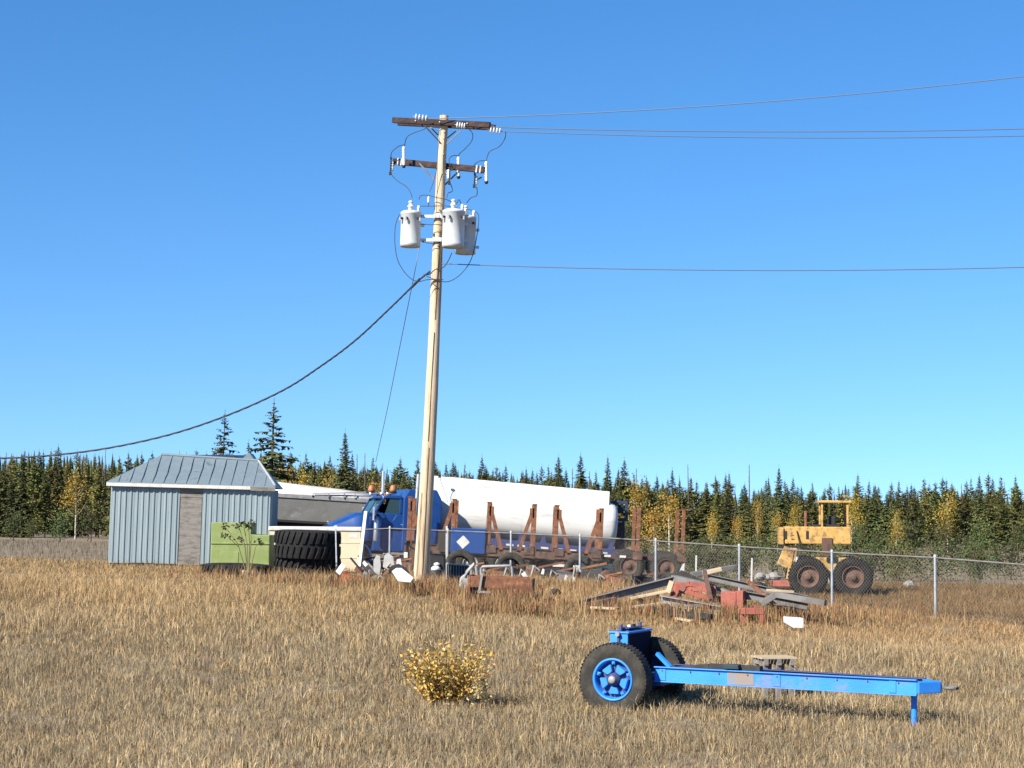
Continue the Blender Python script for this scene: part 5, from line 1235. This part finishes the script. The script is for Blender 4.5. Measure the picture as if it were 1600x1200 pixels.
# ------------------------------------------------------------------ yellow bush
def leafy(mb, cols, p, n, spread, size, rnd, pal):
    for _ in range(n):
        q = p + Vector((rnd.gauss(0, spread), rnd.gauss(0, spread), rnd.gauss(0, spread))); a = rnd.uniform(0, 6.28); e = rnd.uniform(-1, 1)
        d = Vector((math.cos(a) * math.cos(e), math.sin(a) * math.cos(e), math.sin(e))) * size * rnd.uniform(.35, 1.5)
        s = d.cross(Vector((rnd.uniform(-1, 1), rnd.uniform(-1, 1), rnd.uniform(-1, 1)))).normalized() * size * .32
        mb.add([q, q + d * .45 + s, q + d, q + d * .45 - s], [(0, 1, 2, 3)]); c = rnd.choice(pal); k = rnd.uniform(.75, 1.2); cols.append(tuple(min(.9, x * k) for x in c))
def set_cols(o, cols, per=4):
    me = o.data; at = me.attributes.new('Col', 'FLOAT_COLOR', 'POINT')
    arr = np.ones((len(cols), per, 4), np.float32); arr[:, :, :3] = np.array(cols)[:, None, :] * .9
    at.data.foreach_set('color', arr.reshape(-1))
def bush(px, s, w, h, label, seed, n=58, leaf=.045, pal=None, name='golden_bush', z=None):
    rnd = random.Random(seed); T = Thing(name, label, 'bush', px, s); o = T.o
    pal = pal or [(.62, .40, .07), (.55, .33, .05), (.50, .40, .08), (.66, .48, .18), (.45, .22, .06)]
    st = MB(); lf = MB(); cols = []
    for i in range(n):
        a = rnd.uniform(0, 6.28); rr = rnd.uniform(.15, 1) ** .7; hh = h * rnd.uniform(.5, 1.0) * (1.1 - .35 * rr * rr)
        tip = Vector((math.cos(a) * w / 2 * rr, math.sin(a) * w / 2 * rr * .8, hh)); b = Vector((tip.x * .22, tip.y * .22, -.03)); m = b.lerp(tip, .5) + Vector((rnd.gauss(0, .03), rnd.gauss(0, .03), .04))
        st.tube([b, m, tip], [.007, .005, .003], 4)
        for k in range(9):
            t = .22 + .78 * k / 8; p = (b.lerp(m, t * 2) if t < .5 else m.lerp(tip, t * 2 - 1))
            leafy(lf, cols, p, rnd.randint(2, 6) if t < .9 else 3, .045, leaf, rnd, pal)
    st.build('stems', 'twig', o, stuff=True); 
    me = lf.data('leaves'); me.materials.append(M['gold']); l = bpy.data.objects.new('leaves', me); COL.objects.link(l); l.parent = o; l['kind'] = 'stuff'; set_cols(l, cols)
bush(702, 103.5, 1.56, 1.0, 'yellow leaved bush growing alone in the dry field', 5, n=84, leaf=.062)
bush(760, 104.5, .35, .75, 'thin pale twiggy shoot at the right of the yellow bush', 8, n=9, pal=[(.55, .47, .2), (.5, .4, .2)], name='shoot')

# ------------------------------------------------------------------ trees
def conifer(seed, h, r, kind='spruce', dens=1.0):
    rnd = random.Random(seed); mb = MB(); z = h * (.05 if kind == 'spruce' else .12); cg = (rnd.uniform(-.1, .1))
    while z < h * .985:
        t = z / h
        if kind == 'spruce': rad = r * (1 - t) ** .85 * (1 if t > .12 else .8)
        else: rad = r * (min(1, (1 - t) * 2.1) ** .7) * (.75 + .25 * math.sin(z * 2 + seed))
        rad = max(rad, .12); k = max(3, int((7 if kind == 'spruce' else 6) * dens))
        for i in range(k):
            a = rnd.uniform(0, 6.28); l = rad * rnd.uniform(.5, 1.18)
            if rnd.random() < .06: l *= 1.25
            up = (.10 if t > .8 else -.16 - .22 * (1 - t)) if kind == 'spruce' else .22
            o = Vector((0, 0, z + rnd.uniform(-.1, .1))); d = Vector((math.cos(a), math.sin(a), up)); tip = o + d * l + Vector((0, 0, .12 * l))
            s = Vector((-math.sin(a), math.cos(a), 0)); m = o.lerp(tip, .55) - Vector((0, 0, .06 * l)); w = l * .22 + .06
            mb.add([o, m + s * w, tip, m - s * w], [(0, 1, 2), (0, 2, 3)])
            nt_ = 5 if l > .5 else 3
            for j in range(nt_):
                tt = .25 + .75 * (j + rnd.random()) / nt_; p = o.lerp(tip, tt); sd = rnd.choice((-1, 1)); q = l * .28 * (1.2 - tt * .6) + .07
                e = p + s * sd * q * rnd.uniform(.5, 1.1) + d * q * .5 + Vector((0, 0, rnd.uniform(-.32, .1) * q * 2)); f = p + Vector((0, 0, -q * rnd.uniform(.4, .9))) + d * q * .2
                mb.add([p, e, f], [(0, 1, 2)])
        z += (.20 if kind == 'spruce' else .26) * (1.25 - .5 * t) / (dens ** .5)
    mb.tube([(0, 0, h * .9), (0, 0, h * 1.03)], [.05, .015], 4)
    return mb.data(kind + '_crown')
def trunk_mesh(h, r=.16):
    return MB().tube([(0, 0, -.3), (0.02, 0, h * .4), (0, 0, h * .97)], [r, r * .65, .03], 7).data('trunk')
def dead_tree(seed, h):
    rnd = random.Random(seed); mb = MB(); 
    for i in range(70):
        z = h * (.3 + .68 * i / 70); a = rnd.uniform(0, 6.28); l = rnd.uniform(.2, .8) * (1.15 - z / h)
        p = Vector((0, 0, z)); q = p + Vector((math.cos(a) * l, math.sin(a) * l, rnd.uniform(-.1, .3) * l)); s = Vector((0, 0, .025)); mb.add([p - s, q, p + s], [(0, 1, 2)])
        mb.add([p - s, (p + q) / 2 + Vector((0.05, .1, -.15)), p.lerp(q, .3)], [(0, 1, 2)])
    return mb.data('dead_crown')
def broadleaf(seed, h, w, leaf=.2, n=1100):
    rnd = random.Random(seed); mb = MB(); blobs = []
    for i in range(11):
        t = rnd.uniform(.25, .95); a = rnd.uniform(0, 6.28); rr = w / 2 * math.sin(math.pi * min(1, t * .9 + .1)) * rnd.uniform(.1, .8)
        blobs.append((Vector((math.cos(a) * rr, math.sin(a) * rr, h * t)), w * rnd.uniform(.10, .22)))
    for i in range(n):
        c, r = rnd.choice(blobs); p = c + Vector((rnd.gauss(0, r), rnd.gauss(0, r), rnd.gauss(0, r * 1.15))); a = Vector((rnd.uniform(-1, 1), rnd.uniform(-1, 1), rnd.uniform(-1, 1))).normalized() * leaf * rnd.uniform(.5, 1.1)
        s = a.cross(Vector((rnd.uniform(-1, 1), rnd.uniform(-1, 1), rnd.uniform(-1, 1)))).normalized() * leaf * .45
        mb.add([p, p + a * .5 + s, p + a, p + a * .5 - s], [(0, 1, 2, 3)])
    return mb.data('leafy_crown')
def limb_mesh(seed, h, w):
    rnd = random.Random(seed); mb = MB().tube([(0, 0, -.3), (.03, 0, h * .5), (0, .03, h * .92)], [.09, .06, .015], 6)
    for i in range(9):
        z = h * rnd.uniform(.2, .8); a = rnd.uniform(0, 6.28); l = w * rnd.uniform(.25, .5); mb.tube([(0, 0, z), (math.cos(a) * l * .5, math.sin(a) * l * .5, z + l * .35), (math.cos(a) * l, math.sin(a) * l, z + l)], [.03, .02, .008], 4)
    return mb.data('trunk')
H0 = 12.0
CR = {}
for i in range(6): CR['spruce', i] = conifer(100 + i, H0, 2.0 + .35 * (i % 3), 'spruce', 1.05)
for i in range(5): CR['pine', i] = conifer(200 + i, H0, 1.55 + .25 * (i % 3), 'pine', 1.1)
for i in range(3): CR['dead', i] = dead_tree(300 + i, H0)
for i in range(4): CR['aspen', i] = broadleaf(400 + i, 6, 2.8)
for i in range(3): CR['shrub', i] = broadleaf(500 + i, 3, 3.4, .2, 900)
big_sp = [conifer(150, H0, 3.7, 'spruce', .62), conifer(151, H0, 2.3, 'spruce', 1.2)]
TR = trunk_mesh(H0); TA = [limb_mesh(i, 6, 2.6) for i in range(3)]; TS = limb_mesh(9, 3, 3.0)
for k, me in list(CR.items()):
    me.materials.append(M[{'spruce': 'spruce', 'pine': 'pine', 'dead': 'dead', 'aspen': 'aspen', 'shrub': 'olive'}[k[0]]])
for me in big_sp: me.materials.append(M['spruce'])
TR.materials.append(M['bark']); TS.materials.append(M['twig'])
for t in TA: t.materials.append(M['paleb'])
names = {'spruce': ('spruce_tree', 'spruce'), 'pine': ('pine_tree', 'pine'), 'dead': ('dead_tree', 'dead tree'), 'aspen': ('aspen_tree', 'aspen'), 'shrub': ('shrub', 'shrub')}
def tree(kind, px, ytop, s, label, group=None, seed=0, crown=None, wide=1.0):
    rnd = random.Random(seed); y = F / s; p = W(px, ytop, s); z0 = g(p.x, y); h = p.z - z0
    base = {'aspen': 6, 'shrub': 3}.get(kind, H0)
    o = bpy.data.objects.new(names[kind][0], None); COL.objects.link(o); o.location = (p.x, p.y, z0); o.rotation_euler = (rnd.uniform(-.02, .02), rnd.uniform(-.02, .02), rnd.uniform(0, 6.28)); k = h / base
    kw = {'aspen': k, 'shrub': k}.get(kind, .35 + .65 * k) * wide
    o.scale = (kw, kw, k); tag(o, label, names[kind][1], group)
    me = crown or CR[kind, rnd.randrange(len([1 for q in CR if q[0] == kind]))]
    c = bpy.data.objects.new('crown', me); COL.objects.link(c); c.parent = o
    tm = TA[seed % 3] if kind == 'aspen' else TS if kind == 'shrub' else TR
    c = bpy.data.objects.new('trunk', tm); COL.objects.link(c); c.parent = o
    return o
# trees one can point to
tree('spruce', 425, 628, 24, 'tall ragged spruce rising above the right slope of the shed roof', seed=1, crown=big_sp[0], wide=1.25)
tree('spruce', 347, 646, 27, 'tall spruce at the far left behind the shed', seed=2, crown=big_sp[0], wide=.9)
tree('spruce', 541, 673, 19, 'tall dark spruce standing between the shed and the power pole', seed=3, crown=big_sp[1], wide=.9)
tree('spruce', 388, 690, 18, 'narrow spruce just above the shed ridge', seed=4)
tree('spruce', 1217, 729, 17, 'dense dark spruce standing near the yellow machine', seed=5, crown=big_sp[1], wide=.8)
tree('spruce', 909, 710, 15, 'dark spruce above the right half of the white tank', seed=6)
tree('spruce', 948, 713, 15, 'spruce with ragged top above the rear end of the white tank', seed=7)
tree('spruce', 975, 717, 15, 'spruce with a bare leader just right of the white tank', seed=8)
tree('spruce', 873, 712, 13, 'thin spruce above the middle of the white tank', seed=9)
tree('spruce', 753, 713, 14, 'pointed spruce above the front part of the white tank', seed=10)
tree('spruce', 1050, 733, 15, 'dark spruce behind the orange yellow aspen', seed=11)
tree('spruce', 1134, 741, 15, 'spruce topping the wood halfway between aspen and yellow machine', seed=12)
tree('spruce', 1200, 745, 15, 'sharp narrow spruce left of the dense dark spruce', seed=13, wide=.7)
tree('spruce', 1238, 746, 14, 'bluish spruce right of the dense dark spruce', seed=14)
tree('dead', 1077, 722, 15, 'bare dead tree top above the orange yellow aspen', seed=15)
tree('dead', 1171, 722, 15, 'thin bare dead tree near the right part of the wood', seed=16)
tree('dead', 993, 728, 15, 'bare dead tree right of the white tank', seed=17)
tree('dead', 560, 706, 15, 'bare dead tree right of the tall spruce near the shed', seed=18)
tree('dead', 572, 704, 15, 'bare dead tree left of the truck exhaust', seed=19)
tree('aspen', 1046, 772, 24, 'orange yellow aspen behind the last log stakes', seed=20, wide=1.0)
tree('aspen', 997, 762, 22, 'yellowish aspen just right of the tank', seed=21, wide=.9)
tree('aspen', 1022, 800, 26, 'low pale yellow aspen between two log stakes', seed=22, wide=1.1)
tree('aspen', 1183, 782, 18, 'slim yellow aspen in the right part of the wood', seed=23, wide=.5)
tree('aspen', 1243, 790, 20, 'golden aspen behind the yellow machine', seed=24, wide=.8)
tree('aspen', 447, 730, 17, 'yellow green aspen beside the shed roof corner', seed=25, wide=.8)
tree('aspen', 516, 738, 17, 'dull yellow aspen left of the tall dark spruce', seed=26, wide=.7)
tree('aspen', 475, 740, 16, 'small fading aspen above the white tarp', seed=27, wide=.7)
tree('aspen', 1330, 775, 20, 'yellow aspen behind the fence beyond the yellow machine', seed=28, wide=.9)
tree('aspen', 1480, 770, 19, 'tall golden aspen near the right edge', seed=29, wide=.9)
tree('aspen', 120, 740, 18, 'yellow aspen left of the shed', seed=30, wide=.9)
for i, (px, yt, lab) in enumerate([(1112, 800, 'small yellowing aspen in front of the wood behind the scrap heap'), (1152, 812, 'dull gold aspen low in front of the wood left of the slim aspen'), (962, 800, 'yellow aspen half hidden by the blue frame behind the tank'), (1215, 806, 'low yellow aspen just left of the loader hood'), (590, 752, 'brownish yellow aspen behind the truck roof beacons'), (1400, 800, 'yellow aspen behind the fence between the two tall aspens at the right')]):
    tree('aspen', px, yt, 21 + i % 3, lab, seed=40 + i, wide=.8)
def skyline(px):
    return lerp_tab([(-60, 706), (350, 712), (640, 724), (800, 730), (980, 740), (1100, 753), (1250, 760), (1450, 754), (1660, 748)], px)
rnd = random.Random(77); cnt = 0
rows = [(16.5, 27, 22), (15.2, 25, 14), (14, 24, 8), (12.8, 22, 4), (11.8, 21, 0)]
for s, step, low in rows:
    px = -70 + rnd.uniform(0, step)
    while px < 1680:
        k = rnd.random(); kind = 'spruce' if k < .42 else 'pine' if k < .93 else 'dead'
        if low > 10 and k > .93: kind = 'pine'
        yt = skyline(px) + low + rnd.gauss(0, 7) - (6 if rnd.random() < .12 else 0)
        if kind == 'dead': yt -= 2
        zone = next(z for q, z in ((165, 'left of the shed'), (350, 'behind the shed'), (440, 'just right of the shed roof'), (650, 'between the shed and the power pole'), (800, 'above the front half of the white tank'), (965, 'above the rear half of the white tank'), (1090, 'behind the last log stakes'), (1215, 'above the scrap heap'), (1340, 'behind the yellow loader'), (1480, 'right of the yellow loader'), (9999, 'towards the right edge')) if px < q)
        lab = {'spruce': 'dark green spruce in the wood behind the yard', 'pine': 'olive green pine in the wood behind the yard', 'dead': 'bare dead tree in the wood behind the yard'}[kind]
        lab = lab.replace('behind the yard', zone) + (', front row' if low >= 20 else ', back row')
        tree(kind, px, yt, s + rnd.uniform(-.5, .5), lab, {'spruce': 'spruces of the wood behind the yard', 'pine': 'pines of the wood behind the yard', 'dead': 'dead trees of the wood behind the yard'}[kind], seed=cnt + 1000, wide=rnd.uniform(.85, 1.25)); cnt += 1
        px += step * rnd.uniform(.55, 1.4)
# low shrubs along the wood edge and behind the fence
for i in range(44):
    px = -60 + i * 40 + rnd.uniform(-14, 14); s = rnd.uniform(19, 25); yt = rnd.uniform(806, 828) - (10 if px < 700 else 0) + (14 if px > 970 else 0)
    tree('shrub', px, yt, s, 'low olive green shrub along the edge of the wood ' + next(z for q, z in ((350, 'left of or behind the shed'), (650, 'between shed and pole'), (970, 'behind the white tank'), (1230, 'right of the white tank'), (9999, 'right of the yellow loader')) if px < q), 'shrubs along the edge of the wood', seed=3000 + i, wide=rnd.uniform(.8, 1.1))
for i, (px, yt, s, lab) in enumerate([(1085, 858, 45, 'leafy olive shrub behind the fence above the scrap heap'), (1118, 860, 44, 'green brown shrub behind the fence right of the pale stake'), (1160, 868, 43, 'low shrub behind the fence beside the rocks'), (1132, 905, 58, 'small green weed clump beside the red box'), (1290, 862, 42, 'olive shrub behind the fence right of the yellow machine'), (1400, 858, 42, 'broad olive shrub behind the fence at the right'), (1530, 862, 41, 'olive shrub behind the fence near the right edge')]):
    tree('shrub', px, yt, s, lab, seed=4000 + i, wide=.8)
for i in range(26):
    px = 985 + i * 25 + rnd.uniform(-8, 8); s = rnd.uniform(29, 40); yt = rnd.uniform(842, 866)
    tree('shrub', px, yt, s, 'brushy shrub in the rough ground ' + ('between the log stakes and the rocks' if px < 1210 else 'right of the rocks') + ' behind the fence', 'brushy shrubs in the rough ground', seed=5000 + i, wide=rnd.uniform(.9, 1.3))
# far mass of trees closing the gaps
def far_wood():
    rs = random.Random(5); mb = MB()
    for i in range(900):
        y = rs.uniform(262, 300); x = rs.uniform(-.36, .36) * y; px = 800 + F * x / y; z0 = g(x, y); h = (2 + (808 - skyline(px) - 4 - 0) * y / F) - z0 + rs.gauss(-1.3, .6); h = max(4, h); r = rs.uniform(.8, 1.4); n = 7
        for k in range(5):
            zb = z0 + h * (.0 + .19 * k); rr = r * (1 - k * .17); zt = zb + h * .34 if k < 4 else z0 + h
            a0 = rs.uniform(0, 6)
            ring = [Vector((x + math.cos(a0 + 6.283 * j / n) * rr * rs.uniform(.6, 1.3), y + math.sin(a0 + 6.283 * j / n) * rr, zb + rs.uniform(-.2, .2))) for j in range(n)]
            mb.add(ring + [Vector((x, y, zt))], [(j, (j + 1) % n, n) for j in range(n)])
    o = mb.build('far_wood', 'spruce'); tag(o, 'mass of dark trees far behind the front rows', 'wood', kind='stuff')
far_wood()
print('objects', len(bpy.data.objects), 'trees', cnt)
